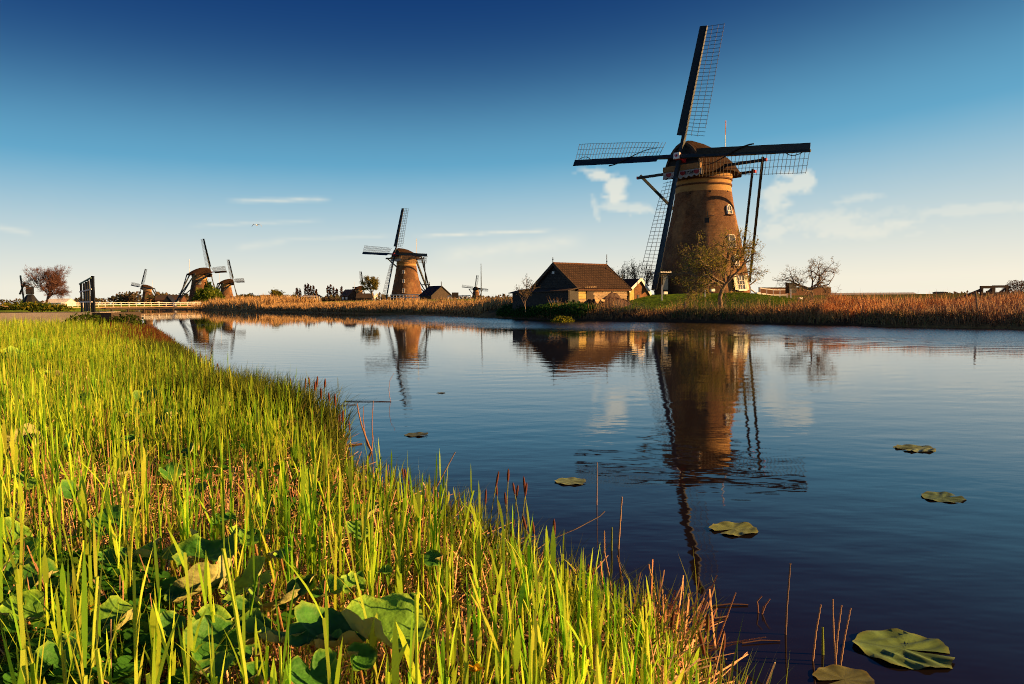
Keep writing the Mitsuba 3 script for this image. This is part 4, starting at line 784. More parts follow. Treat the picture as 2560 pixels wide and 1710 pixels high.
def reeds(key_label, segs, name, mat='m_veg'):
    m = MB()
    for (s0, s1, n, d0, d1, h0, h1, ca, cb, w) in segs:
        p = along(far_line, s0, s1, n, d0, d1, rg, 1); n = len(p); clump = nz(p[:, 0], p[:, 1], .5, 60)
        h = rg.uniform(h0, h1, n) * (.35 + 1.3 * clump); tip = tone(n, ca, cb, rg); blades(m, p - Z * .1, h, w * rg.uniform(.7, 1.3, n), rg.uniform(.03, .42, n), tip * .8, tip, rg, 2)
    key = numbered(name); m.put(key, mat); tag(key, key_label, 'reeds', kind='stuff')
s = sd
TAN0, TAN1, ORA0, ORA1, BRN0, BRN1 = (.36, .21, .075), (.50, .32, .14), (.48, .20, .06), (.58, .31, .12), (.14, .07, .03), (.24, .13, .06)
reeds('tall dry tan reeds along the far bank left of the timber shed', [(s(-93, 230), s(-60, 179), 9000, .2, 16, 1.9, 2.9, TAN0, TAN1, .2), (s(-60, 179), s(-23, 121), 16000, .2, 9, .7, 1.2, TAN0, TAN1, .13), (s(-30, 130), s(-4, 85), 12000, .3, 9, .8, 1.5, TAN0, TAN1, .10), (s(-112, 262), s(-93, 230), 3000, .2, 30, 1.6, 2.4, TAN0, TAN1, .25), (s(-60, 179), s(-4, 85), 9000, -.1, 2.5, .3, .6, BRN0, BRN1, .12), (s(-30, 130), s(-10, 100), 2500, 0, 3, .3, .7, (.06, .08, .02), (.1, .1, .03), .1)], 'tan_reeds')
reeds('dry orange reeds along the right part of the far bank', [(s(19.9, 49.9), s(21.6, 49), 4500, .5, 8, .5, 1.25, ORA0, ORA1, .05), (s(20.6, 49.5), s(22, 46), 6500, .6, 14, .5, 1.15, ORA0, ORA1, .05), (s(22, 46), s(34, 36), 15000, .8, 14, .3, .85, (.40, .21, .09), (.54, .33, .16), .045), (s(22, 46), s(34, 36), 6000, -.25, 3, .2, .6, BRN0, (.30, .15, .07), .05), (s(16, 55), s(22, 46), 2500, -.25, 2, .2, .6, BRN0, (.30, .15, .07), .05), (s(20, 49.8), s(21.6, 49), 1500, .3, 3, .6, 1.2, ORA0, ORA1, .05), (s(22, 46), s(40, 33), 7000, 12, 30, .4, .9, (.36, .2, .09), (.42, .25, .12), .06)], 'orange_reeds')
reeds('thin dry grass stalks fringing the bank before the largest windmill', [(s(9, 62), s(17, 54), 3000, .1, 2.2, .2, .6, BRN0, (.26, .14, .06), .035), (s(9, 62), s(17, 54), 900, 1.0, 4.5, .6, 1.3, TAN0, TAN1, .025), (s(16, 55), s(20.4, 49.6), 2600, .1, 3.5, .3, .9, BRN0, (.40, .24, .10), .03), (s(17, 54), s(20.4, 49.6), 700, 2, 8, .6, 1.4, TAN0, TAN1, .025), (s(18, 53), s(20.6, 49.4), 900, .3, 4, .6, 1.1, ORA0, ORA1, .04), (s(2, 71), s(9, 62.5), 2500, -.1, 2.5, .3, .8, BRN0, (.30, .17, .07), .04), (s(3, 70), s(10, 61.5), 500, .5, 3, .9, 1.7, TAN0, TAN1, .03), (s(12, 59), s(16, 55), 700, .2, 1.5, .3, .7, (.03, .055, .015), (.06, .08, .02), .05)], 'bank_grass')
m = MB(); p = along(far_line, s(15, 56), s(34, 36), 5200, -.35, 1.6, rg, 1); p = p[nz(p[:, 0], p[:, 1], .7, 95) > .44]; n = len(p); t = tone(n, (.10, .12, .03), (.34, .24, .10), rg, .35)
blades(m, p - Z * .12, rg.uniform(.25, .75, n), .05, rg.uniform(.2, .9, n), t * .7, t, rg, 2, .8); key = numbered('bank_tussocks'); m.put(key, 'm_veg'); tag(key, 'ragged green and straw tussocks hanging over the right waterline', 'grass', kind='stuff')
# short lawn grass on the mill slope
p = along(far_line, s(8, 63.5), s(20, 50), 26000, 2.5, 19, rg, 1); n = len(p); m = MB(); t = tone(n, (.05, .12, .012), (.11, .17, .02), rg, .35)
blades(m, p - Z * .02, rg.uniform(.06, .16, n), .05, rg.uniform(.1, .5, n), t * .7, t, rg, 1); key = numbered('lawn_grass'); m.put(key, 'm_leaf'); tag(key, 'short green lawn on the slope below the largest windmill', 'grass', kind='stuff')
# weeds below the lean-to
m = MB(); p = along(far_line, s(-1.7, 80.4), s(6.0, 66.2), 16000, -.5, 2.4, rg, 1); n = len(p); q = p + Z * (rg.uniform(0, 1.0, n) * (.2 + 1.0 * nz(p[:, 0], p[:, 1], .5, 8)))[:, None]
leaves(m, rg, q, .2, ((.02, .075, .02), (.04, .11, .02), (.03, .075, .03)), 1, .08); key = numbered('bank_weeds'); m.put(key, 'm_leaf'); tag(key, 'dark green nettles and ivy below the lean-to', 'weeds', kind='stuff')
yp = G(1408, 799, .2); bush('yellow_weed', 'bright yellow green weed clump at the waterline below the shed', yp + V(0, .6, -.3), .95, .55, 800, .15, ((.28, .26, .02), (.2, .22, .03)), 15, 'plant')
SHED_ON = True
m = MB(); r2 = np.random.default_rng(6)
for t in range(9):
    a = Hs(r2.uniform(-.6, 2.6), r2.uniform(-3.4, -2.4), r2.uniform(.7, .9)); m = MB(); e = a + V(r2.normal(0, .45), r2.normal(0, .3), r2.uniform(.6, 1.3)); m.tube([a, (a + e) / 2 + r2.normal(0, .05, 3), e], [.025, .02, .01], 5)
    solo('dead_stalk', 'leaning dead stalk on the bank before the tarpaulin heap', 'stalk', m, 'm_wood', True, group='dead stalks before the tarpaulin heap')
SHED_ON = False

# ------------------------------------------------------------------ near bank: reed shoots, litter, big leaves, sedge, lily pads
rg = np.random.default_rng(2024)
def edge_Y(px):
    """depth at which the column of a photo pixel crosses the near shore"""
    t = (px - 1280) / FPX; L = LineString([(0, 0), (t * 60, 60)]) if abs(t) > 1e-6 else LineString([(0, 0), (0, 60)])
    I = L.intersection(near_line); ys_ = [g.y for g in getattr(I, 'geoms', [I]) if not g.is_empty]
    return max(ys_) if ys_ else 3.0
def scatter(n, y0, y1, dmin=.0, tmax=.72):
    Y = np.exp(rg.uniform(np.log(y0), np.log(y1), n)) if y1 / y0 > 2.5 else rg.uniform(y0, y1, n)
    X = rg.uniform(-tmax, .62, n) * (Y + .35)
    d = sdist(X, Y, near_line); k = ~inside(X, Y) & (sdist(X, Y, far_line) > d) & (d > dmin)
    X, Y = X[k], Y[k]; return np.stack([X, Y, height(X, Y)], 1)
BL = [(970, 1592, 112, 'largest pale rimmed butterbur leaf folded over near the bottom middle', 1), (806, 1600, 88, 'large shaded dark butterbur leaf left of the largest folded one', 0), (515, 1392, 72, 'broad butterbur leaf standing up dark green in the dry straw', 0), (502, 1478, 80, 'crumpled bright green butterbur leaf below the broad dark one', 1), (366, 1386, 42, 'upright dark butterbur leaf behind the marigold patch', 0), (550, 1612, 60, 'narrow upright butterbur leaf among reed stalks at lower left', 0), (636, 1458, 64, 'light green butterbur leaf right of the crumpled one', 1), (692, 1514, 62, 'pale veined butterbur leaf with a shadow across it', 1), (704, 1605, 48, 'small bright butterbur leaf left of the large shaded one', 1), (882, 1458, 30, 'small dark butterbur leaf between reed stalks above the largest one', 0), (775, 1692, 66, 'butterbur leaf cut by the bottom edge of the picture', 0), (22, 1125, 50, 'big pale yellow butterbur leaf at the left edge', 1), (76, 1122, 28, 'dark butterbur leaf just right of the pale one at the left edge', 0), (36, 1354, 38, 'dull butterbur leaf at the left edge above the marigolds', 1)]
def unitv(a): return a / (np.linalg.norm(a, axis=1, keepdims=True) + 1e-9)
G_TIP = np.array([(.42, .66, .045), (.52, .70, .05), (.23, .49, .03), (.62, .70, .075)]); G_FOOT = np.array([(.42, .34, .10), (.38, .38, .07), (.42, .25, .10)])
for i_, c_ in enumerate(G_TIP): scene[f'm_shoot_leaf_{i_}'] = {**scene['m_leaf'], 'base_color': mikit.proc((lambda c: lambda p, n, uv: mi.Color3f(c) * (.75 + .5 * mikit.noise(p.x * 9, p.y * 9, p.z * 5)))([float(x) for x in c_]))}
def stem_fn(p, n, uv): return mikit.mix([.50, .36, .13], [.52, .66, .085], mikit.smoothstep(.42, .72, p.z + .15 * mikit.noise(p.x * 20, p.y * 20)))
scene['m_shoot_stem'] = {**scene['m_leaf'], 'base_color': mikit.proc(stem_fn)}
def shoot_parts(pos, h, lod, rg, wet=None):
    """arrays for n shoots: a list of (name, verts n x m x 3, faces, colours n x m x 3)"""
    n = len(pos); la = rg.uniform(0, 2 * np.pi, n); lean = rg.normal(0, .10, n) + .03; ld = np.stack([np.cos(la), np.sin(la), 0 * la], 1)
    tip = G_TIP[rg.integers(0, 4, n)] * rg.uniform(.7, 1.2, (n, 1)); tip *= (.42 + 1.1 * nz(pos[:, 0], pos[:, 1], .45, 88) ** 1.2)[:, None]; foot = G_FOOT[rg.integers(0, 3, n)] * rg.uniform(.6, 1.1, (n, 1))
    crv = lambda t: pos + ld * (lean * h * t * t)[:, None] + Z * (h * t)[:, None]
    rad = rg.uniform(.0032, .0068, n) * (1.35, 1.1, 1.3)[lod]
    out = []; ns = {0: 4, 1: 2, 2: 1}[lod]; a0 = rg.uniform(0, 6.28, n); top = .84
    vs, cs = [], []
    for k in range(ns + 1):
        t = k / ns * top; c = crv(t)
        for q in range(3):
            an = a0 + q * 2.0944; vs.append(c + np.stack([np.cos(an), np.sin(an), 0 * an], 1) * (rad * (1 - .35 * t))[:, None]); cs.append(foot + (tip - foot) * min(1, t * 2.2))
    f = []
    for k in range(ns):
        for q in range(3): a, b = k * 3 + q, k * 3 + (q + 1) % 3; f += [[a, b, b + 3], [a, b + 3, a + 3]]
    out.append(('stem', np.stack(vs, 1), np.array(f), np.stack(cs, 1)))
    for li, (t0, L0, a0_) in enumerate({0: ((.80, .30, .05), (.62, .33, .16), (.45, .30, .28), (.30, .24, .34)), 1: ((.8, .32, .05), (.56, .36, .22), (.36, .3, .3)), 2: ((.72, .42, .06), (.4, .4, .25))}[lod]):
        t = np.clip(t0 + rg.normal(0, .05, n), .1, .86); b = pos + ld * (lean * h * t * t)[:, None] + Z * (h * t)[:, None]
        az = rg.uniform(0, 2 * np.pi, n); ad = np.stack([np.cos(az), np.sin(az), 0 * az], 1); sd_ = np.stack([-np.sin(az), np.cos(az), 0 * az], 1)
        a = np.abs(rg.normal(a0_ * .75, .08, n)) + .35 * (rg.uniform(0, 1, n) < .07); L = h * L0 * rg.uniform(.75, 1.3, n); w = (rg.uniform(.0025, .0058, n) + .006 * (rg.uniform(0, 1, n) < .07)) * (1.1 if li else .95) * (1.3 if lod > 1 else 1)
        sg = 4 if lod == 0 else 2 if lod == 1 else 1; vs, cs = [], []
        for k in range(sg + 1):
            s = k / sg; c = b + (Z * np.cos(a)[:, None] + ad * np.sin(a)[:, None]) * (L * s)[:, None] + (ad * .5 - Z * .35) * (L * s * s * np.minimum(a, .5) * 1.2)[:, None]
            ww = w * {0: (.45, .95, 1, .7, 0), 1: (.5, 1, 0), 2: (.9, 0)}[lod][k]; cc = tip * (.8 + .3 * s)
            if k < sg:
                vs += [c - sd_ * ww[:, None] + ad * (ww * .35)[:, None], c + sd_ * ww[:, None] + ad * (ww * .35)[:, None]]; cs += [cc, cc]
            else: vs.append(c); cs.append(cc)
        f = []
        for k in range(sg - 1): f += [[2 * k, 2 * k + 1, 2 * k + 3], [2 * k, 2 * k + 3, 2 * k + 2]]
        f.append([2 * sg - 2, 2 * sg - 1, 2 * sg]); out.append(('leaf', np.stack(vs, 1), np.array(f), np.stack(cs, 1)))
    return out
def put_batch(mb, parts):
    for _, v, f, c in parts:
        n, m_ = v.shape[:2]; mb.raw(v.reshape(-1, 3), (f[None] + (np.arange(n) * m_)[:, None, None]).reshape(-1, 3), np.clip(c.reshape(-1, 3), .003, .9))
bare = lambda p: nz(p[:, 0], p[:, 1], .9, 70)      # patches where reeds stand thinner
def thin(p):
    keep = np.ones(len(p))
    for x, y, r, k in ((430, 1330, .75, .2), (610, 1225, .6, .35), (900, 1300, .55, .4), (255, 1240, .5, .3), (1180, 1530, .4, .4), (560, 1330, .5, .3)):
        c = G(x, y, .3); d = np.hypot(p[:, 0] - c[0], p[:, 1] - c[1]); keep *= k + (1 - k) * ss(r * .6, r, d)
    for x, y, r_px, *_ in BL[:14]:      # the big leaves shade the reeds out around them
        c = G(x, y, .62); r = r_px * 1.1 * np.linalg.norm(c - CAM) / FPX; d = np.hypot(p[:, 0] - c[0], (p[:, 1] - c[1]) * np.where(p[:, 1] < c[1], .5, 1)); keep *= .12 + .88 * ss(r * .8, r * 1.2, d)
    return keep
p = scatter(5600, 1.15, 6.5, .02); p = p[rg.uniform(0, 1, len(p)) < (.06 + .82 * bare(p)) * thin(p)]
px_y = p[:, 1]; order = np.argsort(px_y); p = p[order]
hol = (p[:, 0] < .05) & (p[:, 1] < 3.1); p = p[~hol | (rg.uniform(0, 1, len(p)) < np.where(p[:, 0] < -.28 * p[:, 1], .24, .5))]
h = rg.uniform(.40, .74, len(p)) * (.75 + .5 * nz(p[:, 0], p[:, 1], .7, 71)) * (.8 + .2 * ss(1, 4, p[:, 1])); h *= .45 + .55 * ss(0, .9, sdist(p[:, 0], p[:, 1], near_line))
# a handful of tall stout shoots right before the camera
tall = np.array([[P(x, 1500, Y)[0], Y] for x, Y in ((385, 1.55), (120, 1.6), (175, 1.45), (265, 1.8), (455, 1.9), (540, 1.75), (30, 1.7), (330, 2.0), (620, 2.1), (60, 2.1), (700, 1.9), (215, 2.2), (830, 2.0), (1040, 2.1), (1150, 2.2), (950, 2.3), (480, 2.3), (1260, 2.5))])
tall = np.column_stack([tall, height(tall[:, 0], tall[:, 1])]); p = np.vstack([tall, p]); h = np.concatenate([rg.uniform(.62, .92, len(tall)), h])
NI = 300
for i in range(NI):
    k_ = thing('reed_shoot', 'young yellow green reed shoot at the front of the reed bed', 'reed', 'young reed shoots at the front of the near bank')
    for nm, v, f, c in shoot_parts(p[i:i + 1], h[i:i + 1], 0, rg): m = MB(); m.raw(v[0], f); part(k_, nm, m, 'm_shoot_stem' if nm == 'stem' else f'm_shoot_leaf_{i % 4}')
mb = MB(); put_batch(mb, shoot_parts(p[NI:], h[NI:], 0, rg))
q = scatter(15000, 6, 15, .0); dn = sdist(q[:, 0], q[:, 1], near_line); q = q[rg.uniform(0, 1, len(q)) < (.12 + .85 * bare(q)) * (.12 + .88 * ss(.15, .9, dn))]; put_batch(mb, shoot_parts(q, rg.uniform(.38, .7, len(q)) * (.75 + .5 * nz(q[:, 0], q[:, 1], .7, 71)), 1, rg))
q = scatter(50000, 14, 44, .0); dn = sdist(q[:, 0], q[:, 1], near_line); q = q[rg.uniform(0, 1, len(q)) < (.05 + .95 * ss(.5, 2.0, dn)) * (.25 + .75 * ss(.36, .56, nz(q[:, 0], q[:, 1], .5, 89)))]; put_batch(mb, shoot_parts(q, rg.uniform(.35, .62, len(q)) * (.5 + 1.0 * nz(q[:, 0], q[:, 1], .5, 71)), 2, rg))
key = numbered('reed_bed'); mb.put(key, 'm_leaf'); tag(key, 'dense bed of young yellow green reeds covering the near bank', 'reeds', kind='stuff')
# finer grass between the shoots
p = scatter(16000, 2.2, 30, .0); n = len(p); m = MB(); t = tone(n, (.14, .28, .03), (.34, .42, .04), rg, .3)
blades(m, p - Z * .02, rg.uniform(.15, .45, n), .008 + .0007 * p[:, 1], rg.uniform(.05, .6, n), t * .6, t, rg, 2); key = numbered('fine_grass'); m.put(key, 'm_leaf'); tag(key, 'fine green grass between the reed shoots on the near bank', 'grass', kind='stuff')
# dry litter: fallen straws and broken stubs
def sticks(mb, pos, d, L, w, col):
    n = len(pos); d = unitv(d); s = unitv(np.cross(d, Z + rg.normal(0, .2, (n, 3)))); u_ = np.cross(s, d); v = []
    for e in (0, 1):
        for q_ in range(3): an = q_ * 2.0944; v.append(pos + d * (L * e)[:, None] + (s * math.cos(an) + u_ * math.sin(an)) * (w * (1 - .3 * e))[:, None])
    f = []
    for q_ in range(3): a, b = q_, (q_ + 1) % 3; f += [[a, b, b + 3], [a, b + 3, a + 3]]
    f.append([3, 4, 5]); mb.raw(np.stack(v, 1).reshape(-1, 3), (np.array(f)[None] + (np.arange(n) * 6)[:, None, None]).reshape(-1, 3), np.repeat(np.clip(col, .003, .9), 6, 0))
m = MB(); p = scatter(17000, 1.3, 9, -.05); n = len(p); d = np.stack([rg.normal(0, 1, n), rg.normal(0, 1, n), np.abs(rg.normal(0, .22, n))], 1)
sticks(m, p + Z * rg.uniform(0, .09, (n, 1)), d, rg.uniform(.06, .38, n), rg.uniform(.002, .0055, n), tone(n, (.56, .29, .15), (.70, .48, .27), rg, .4))
p = scatter(4200, 1.3, 10, .0); n = len(p); d = np.stack([rg.normal(0, .22, n), rg.normal(0, .22, n), np.ones(n)], 1)
sticks(m, p - Z * .02, d, rg.uniform(.06, .30, n), rg.uniform(.003, .006, n), tone(n, (.56, .28, .15), (.70, .45, .26), rg, .35))
p = scatter(5000, 8, 30, .0); n = len(p); d = np.stack([rg.normal(0, .4, n), rg.normal(0, .4, n), np.ones(n)], 1); sticks(m, p - Z * .02, d, rg.uniform(.1, .4, n), rg.uniform(.006, .012, n), tone(n, (.40, .24, .11), (.55, .38, .18), rg, .3))
p = scatter(2600, 2.6, 16, .0); p = p[nz(p[:, 0], p[:, 1], .8, 91) > .52]; n = len(p); d = np.stack([rg.normal(0, .22, n), rg.normal(0, .22, n), np.ones(n)], 1); sticks(m, p - Z * .02, d, rg.uniform(.15, .45, n), rg.uniform(.0018, .0034, n) + .0001 * p[:, 1], tone(n, (.30, .13, .07), (.44, .26, .14), rg, .3))
key = numbered('reed_litter'); m.put(key, 'm_dry'); tag(key, 'fallen dry orange brown reed straw littering the near bank', 'litter', kind='stuff')
# sedge: arching dark green blades along the water's edge with brown flower spikes
c = np.array(near_line.coords); s0, s1 = near_line.project(Point(.95, 4.1)), near_line.project(Point(-19.5, 42))
def sedge_pts(n, a, b, d0, d1): return along(near_line, a, b, n, d0, d1, rg, 1)
if inside(*sedge_pts(50, s0, s1, .3, .5)[:, :2].T).mean() > .3 or len(sedge_pts(50, s0, s1, .3, .5)) < 10: _sg = -1
else: _sg = 1
def sedge_pts(n, a, b, d0, d1): return along(near_line, a, b, n, d0, d1, rg, _sg)
m = MB(); sj = lambda x, y: near_line.project(Point(x, y))
for a, b, n, h0, h1, dd in ((sj(1.1, 3.2), sj(-.8, 5.8), 900, .25, .5, .35), (sj(-.8, 5.8), sj(-1.95, 8.8), 1100, .25, .5, .5), (sj(-1.95, 8.8), sj(-3.9, 11.2), 6500, .4, .78, 1.0), (sj(-3.9, 11.2), sj(-10, 23.5), 9000, .28, .58, 1.4), (sj(-10, 23.5), sj(-20, 42), 12000, .18, .42, 2.2)):
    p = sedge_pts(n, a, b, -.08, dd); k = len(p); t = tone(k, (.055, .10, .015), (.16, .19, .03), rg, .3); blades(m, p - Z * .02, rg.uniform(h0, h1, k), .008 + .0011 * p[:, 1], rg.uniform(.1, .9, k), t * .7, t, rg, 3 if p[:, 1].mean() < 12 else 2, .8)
p = sedge_pts(5000, sj(-10, 23.5), sj(-20, 42), .2, 2.6); k = len(p); t = tone(k, (.13, .045, .02), (.20, .08, .03), rg); blades(m, p, rg.uniform(.3, .55, k), .035, rg.uniform(.05, .4, k), t * .7, t, rg, 2)
key = numbered('sedge_bed'); m.put(key, 'm_leaf'); tag(key, 'dark green sedge tufts arching along the water edge of the near bank', 'sedge', kind='stuff')
scene['m_spike'] = prin(paint((.12, .035, .018), .3, 8.0), .8); scene['m_spike_stalk'] = prin([.14, .16, .03], .7)
SP = [(764, 945), (772, 941), (788, 951), (794, 940), (813, 946), (821, 981), (837, 983), (672, 980), (684, 985), (632, 948), (716, 975), (726, 945), (872, 1050), (857, 1024), (655, 990), (697, 992), (705, 986), (745, 1000), (1006, 1169), (1011, 1171), (1022, 1200), (919, 1168), (1056, 1228), (1215, 1222), (1247, 1177), (1271, 1171), (1309, 1190), (1282, 1206), (1317, 1206), (1295, 1212), (1385, 1297), (1320, 1482), (1378, 1482), (1485, 1559), (1685, 1528), (1770, 1534), (1810, 1576), (1471, 1525), (1286, 1298), (1306, 1288), (1240, 1205), (985, 1180), (1262, 1230), (1330, 1300), (1420, 1420), (1745, 1570), (610, 968), (590, 950), (560, 925), (574, 930), (543, 908), (500, 880), (515, 885), (527, 893), (483, 872), (466, 868), (455, 872), (640, 975), (620, 960), (735, 985), (802, 968), (850, 1035)]
for i, (x, y) in enumerate(SP):
    Y = edge_Y(x) * rg.uniform(.9, .985); q = P(x, y, Y); g_ = height(np.array([q[0]]), np.array([q[1]]))[0]; hh = q[2] - g_
    if hh < .22 or hh > .95: hh = np.clip(hh, .35, .75); Y = edge_Y(x) * .95; q = P(x, y, Y); q[2] = hz(q[0], q[1]) + hh
    off = rg.normal(0, .05, 2); b = V(q[0] + off[0], q[1] + off[1], hz(q[0] + off[0], q[1] + off[1]) - .02); k_ = thing('sedge_spike', 'dark brown sedge flower spike on a thin stalk at the water edge', 'sedge', 'brown sedge spikes along the near bank')
    mid = b + (q - b) * .6 + V(*rg.normal(0, .012, 2), 0); d = unit(q - mid); Lh = rg.uniform(.07, .12) * (1 if Y < 7 else 1.35); sc = 1 if Y < 7 else 1.5
    m = MB(); m.tube([b, mid, q - d * Lh], .0028 * sc, 4, cap=False); part(k_, 'stalk', m, 'm_spike_stalk')
    m = MB(); m.tube([q - d * Lh, q - d * Lh * .8, q - d * Lh * .45, q - d * Lh * .15, q], np.array([.003, .0075, .0085, .006, .0012]) * sc, 6); part(k_, 'head', m, 'm_spike', True)
# big butterbur leaves
scene['m_burleaf'] = {'type': 'twosided', 'a': {'type': 'principled', 'base_color': vcol, 'roughness': .62, 'specular': .25}, 'b': {'type': 'principled', 'base_color': mikit.proc(lambda p, n, uv: mikit.mix([.27, .30, .10], [.40, .41, .16], mikit.fbm(p.x * 14, p.y * 14, p.z * 14))), 'roughness': .8, 'specular': .15}}
for s_ in 'ab': scene['m_burleaf'][s_] = bump(scene['m_burleaf'][s_], lambda p, n, uv: mikit.fbm(p.x * 45, p.y * 45, p.z * 45), .008)
def bur_leaf(c, r, face, roll, rg, col, curl=.35, rings=9, segs=40):
    th = np.linspace(0, 2 * np.pi, segs + 1) ; notch = np.exp(-((th - np.pi) / .20) ** 2); fx = unit(face); ax = unit(np.cross(fx, V(math.cos(roll), math.sin(roll), .2))); ay = np.cross(fx, ax)
    lob = 1 + .06 * np.sin(th * 5 + rg.uniform(0, 6)) + .035 * np.sin(th * 17) + .02 * rg.normal(0, 1, segs + 1); lob[-1] = lob[0]
    rr = lob * (1 - .80 * notch) * (1 + .14 * np.cos(th)); w1, w2, p1, p2 = rg.integers(2, 4), rg.integers(4, 7), rg.uniform(0, 6), rg.uniform(0, 6); v, cv = [], []; rr = rr * (1 - .22 * np.exp(-((th - rg.uniform(-2, 2)) / .09) ** 2) - .15 * np.exp(-((th - rg.uniform(1, 5)) / .07) ** 2))
    cd = rg.uniform(0, 6.28)
    for k in range(rings + 1):
        s = k / rings; z = curl * s ** 2.2 * (.55 + .5 * np.sin(w1 * th + p1)) + .06 * s * np.sin(w2 * th + p2) * s + .025 * s * np.cos(7 * th) + .35 * s ** 2 * np.clip(np.cos(th - cd) - .35, 0, 1)
        z = z + .09 * s * (meshkit.fbm(np.stack([np.cos(th) * s * 2.2 + p1, np.sin(th) * s * 2.2 + p2, 0 * th], -1), 3, 5) - .5) * 3; x, y = s * rr * np.cos(th), s * rr * np.sin(th); fold = np.clip(s * np.cos(th - cd) - .55, 0, 1); x = x - fold * .45 * math.cos(cd); y = y - fold * .45 * math.sin(cd); z = z + fold * .55
        v.append(c + r * (x[:, None] * ax + y[:, None] * ay + z[:, None] * fx)); vein = np.abs(np.sin(th * 4.5 + .6 * np.sin(s * 9 + th * 9) * s)) ** .3
        cv.append(np.clip(col * (.72 + .35 * vein[:, None]) * rg.uniform(.85, 1.15, (segs + 1, 1)) * (1 if s < .97 else 1.5) + (V(.10, .05, .0) if s > .97 else 0), .003, .9))
    n_ = segs + 1; i, j = np.meshgrid(np.arange(rings), np.arange(segs), indexing='ij'); A = i * n_ + j
    return np.vstack(v), np.concatenate([np.stack([A, A + n_, A + n_ + 1], -1).reshape(-1, 3), np.stack([A, A + n_ + 1, A + 1], -1).reshape(-1, 3)]), np.vstack(cv)
GB = [(55, 903, 34), (10, 911, 34), (88, 876, 26), (192, 884, 22), (150, 880, 18), (365, 997, 24), (326, 1005, 20), (332, 1038, 18), (422, 1046, 24), (63, 1202, 28), (175, 1106, 18), (321, 1103, 18), (632, 1340, 40), (922, 1292, 30), (664, 1263, 18), (30, 1010, 30), (110, 1080, 24), (200, 1000, 20), (250, 960, 16), (180, 1230, 24), (420, 1180, 22), (500, 1230, 22), (345, 1270, 24), (560, 1300, 26), (130, 940, 20), (60, 840, 16), (120, 850, 15), (20, 860, 18), (470, 1130, 18), (1085, 1400, 22), (700, 1390, 26), (300, 1190, 18), (1040, 1500, 22), (960, 1430, 18)]
r9 = np.random.default_rng(31)
GB += [(int(x), int(y), int(r)) for x, y, r in zip(r9.uniform(10, 900, 34), r9.uniform(1300, 1700, 34), r9.uniform(24, 46, 34)) if x < 1000 - (y - 1300) * .3]
for x, y, r_px, lab, pale in [b for b in BL] + [(x, y, r, None, i % 3 == 0) for i, (x, y, r) in enumerate(GB)]:
    c0 = G(x, y, .62 if y > 1000 else .7); r = r_px * (1.0 if r_px > 60 else 1.12) * np.linalg.norm(c0 - CAM) / FPX; rg2 = np.random.default_rng(x * 7 + y)
    k_ = thing('butterbur_leaf', lab or 'rounded green butterbur leaf among the reed shoots of the near bank', 'leaf', None if lab else 'smaller butterbur leaves among the reeds')
    face = unit(V(rg2.normal(0, .38), rg2.normal(-.42 if not pale else -.15, .25), .9)); col = V(.045, .17, .02) if not pale else V(.12, .28, .03)
    v, f, cv = bur_leaf(c0, r, face, rg2.uniform(0, 6.28), rg2, col, .45 if lab else .3, 9 if lab else 5, 40 if lab else 24)
    m = MB(); m.raw(v, f, cv); part(k_, 'blade', m, 'm_burleaf', True)
    g_ = hz(c0[0], c0[1]); m = MB(); m.tube([V(c0[0] + .03, c0[1] + .05, g_ - .03), V(c0[0] + .02, c0[1] + .03, (g_ + c0[2]) / 2), c0 - face * .004], .004 + .02 * r, 5, (.30, .16, .06), cap=False); part(k_, 'stalk', m, 'm_veg', True)
# low broad leaves between the reeds
m = MB(); p = scatter(5200, 1.5, 13, .05); p = p[(nz(p[:, 0], p[:, 1], .8, 81) > .47) & (p[:, 0] < .1 - .12 * p[:, 1] + .3)]
for c0 in p:
    r = rg.uniform(.018, .055); c0 = c0 + Z * rg.uniform(.03, .24); fc = unit(V(*rg.normal(0, .45, 2), 1)); t_ = rg.uniform(0, 6.28); ax = unit(np.cross(fc, V(math.cos(t_), math.sin(t_), .1))); ay = np.cross(fc, ax)
    th = np.linspace(-2.8, 2.8, 9); rim = c0 + r * ((1 + .12 * np.cos(th * 6))[:, None] * (np.cos(th)[:, None] * 1.2 * ax + np.sin(th)[:, None] * ay)) + fc * (r * .25 * np.cos(2 * th + t_))[:, None]; col = V(.06, .21, .022) * rg.uniform(.5, 1.5) + V(.10, .10, .01) * (rg.uniform() < .25)
    m.raw(np.vstack([[c0], rim]), [[0, q_ + 1, q_ + 2] for q_ in range(8)], col)
key = numbered('leafy_undergrowth'); m.put(key, 'm_leaf'); tag(key, 'low broad green leaves filling the gaps between the reed shoots', 'ground cover', kind='stuff')
# marsh marigold carpet and flowers
m = MB(); n = 2600; x = rg.uniform(-20, 460, n); y = rg.uniform(1375, 1715, n) ; kk = meshkit.fbm(np.stack([x / 90, y / 90, x * 0], -1), 3, 4) > .42
kk &= (y - 1375) > (x - 300) * .6
for xx, yy in zip(x[kk], y[kk]):
    c0 = G(xx, yy, rg.uniform(.42, .62)); r = rg.uniform(.018, .036); fc = unit(V(*rg.normal(0, .35, 2), 1)); ax = unit(np.cross(fx_ := fc, V(math.cos(t_ := rg.uniform(0, 6.28)), math.sin(t_), .1))); ay = np.cross(fc, ax)
    th = np.linspace(-2.75, 2.75, 10); rim = c0 + r * (np.cos(th)[:, None] * ax + np.sin(th)[:, None] * ay) + fc * (r * .22); v = np.vstack([[c0], rim]); col = V(.06, .21, .028) * rg.uniform(.6, 1.5) + V(.06, .05, .0) * (rg.uniform() < .2)
    m.raw(v, [[0, q + 1, q + 2] for q in range(9)], col)
key = numbered('marigold_leaves'); m.put(key, 'm_leaf'); tag(key, 'carpet of small round glossy dark leaves at the lower left', 'ground cover', kind='stuff')
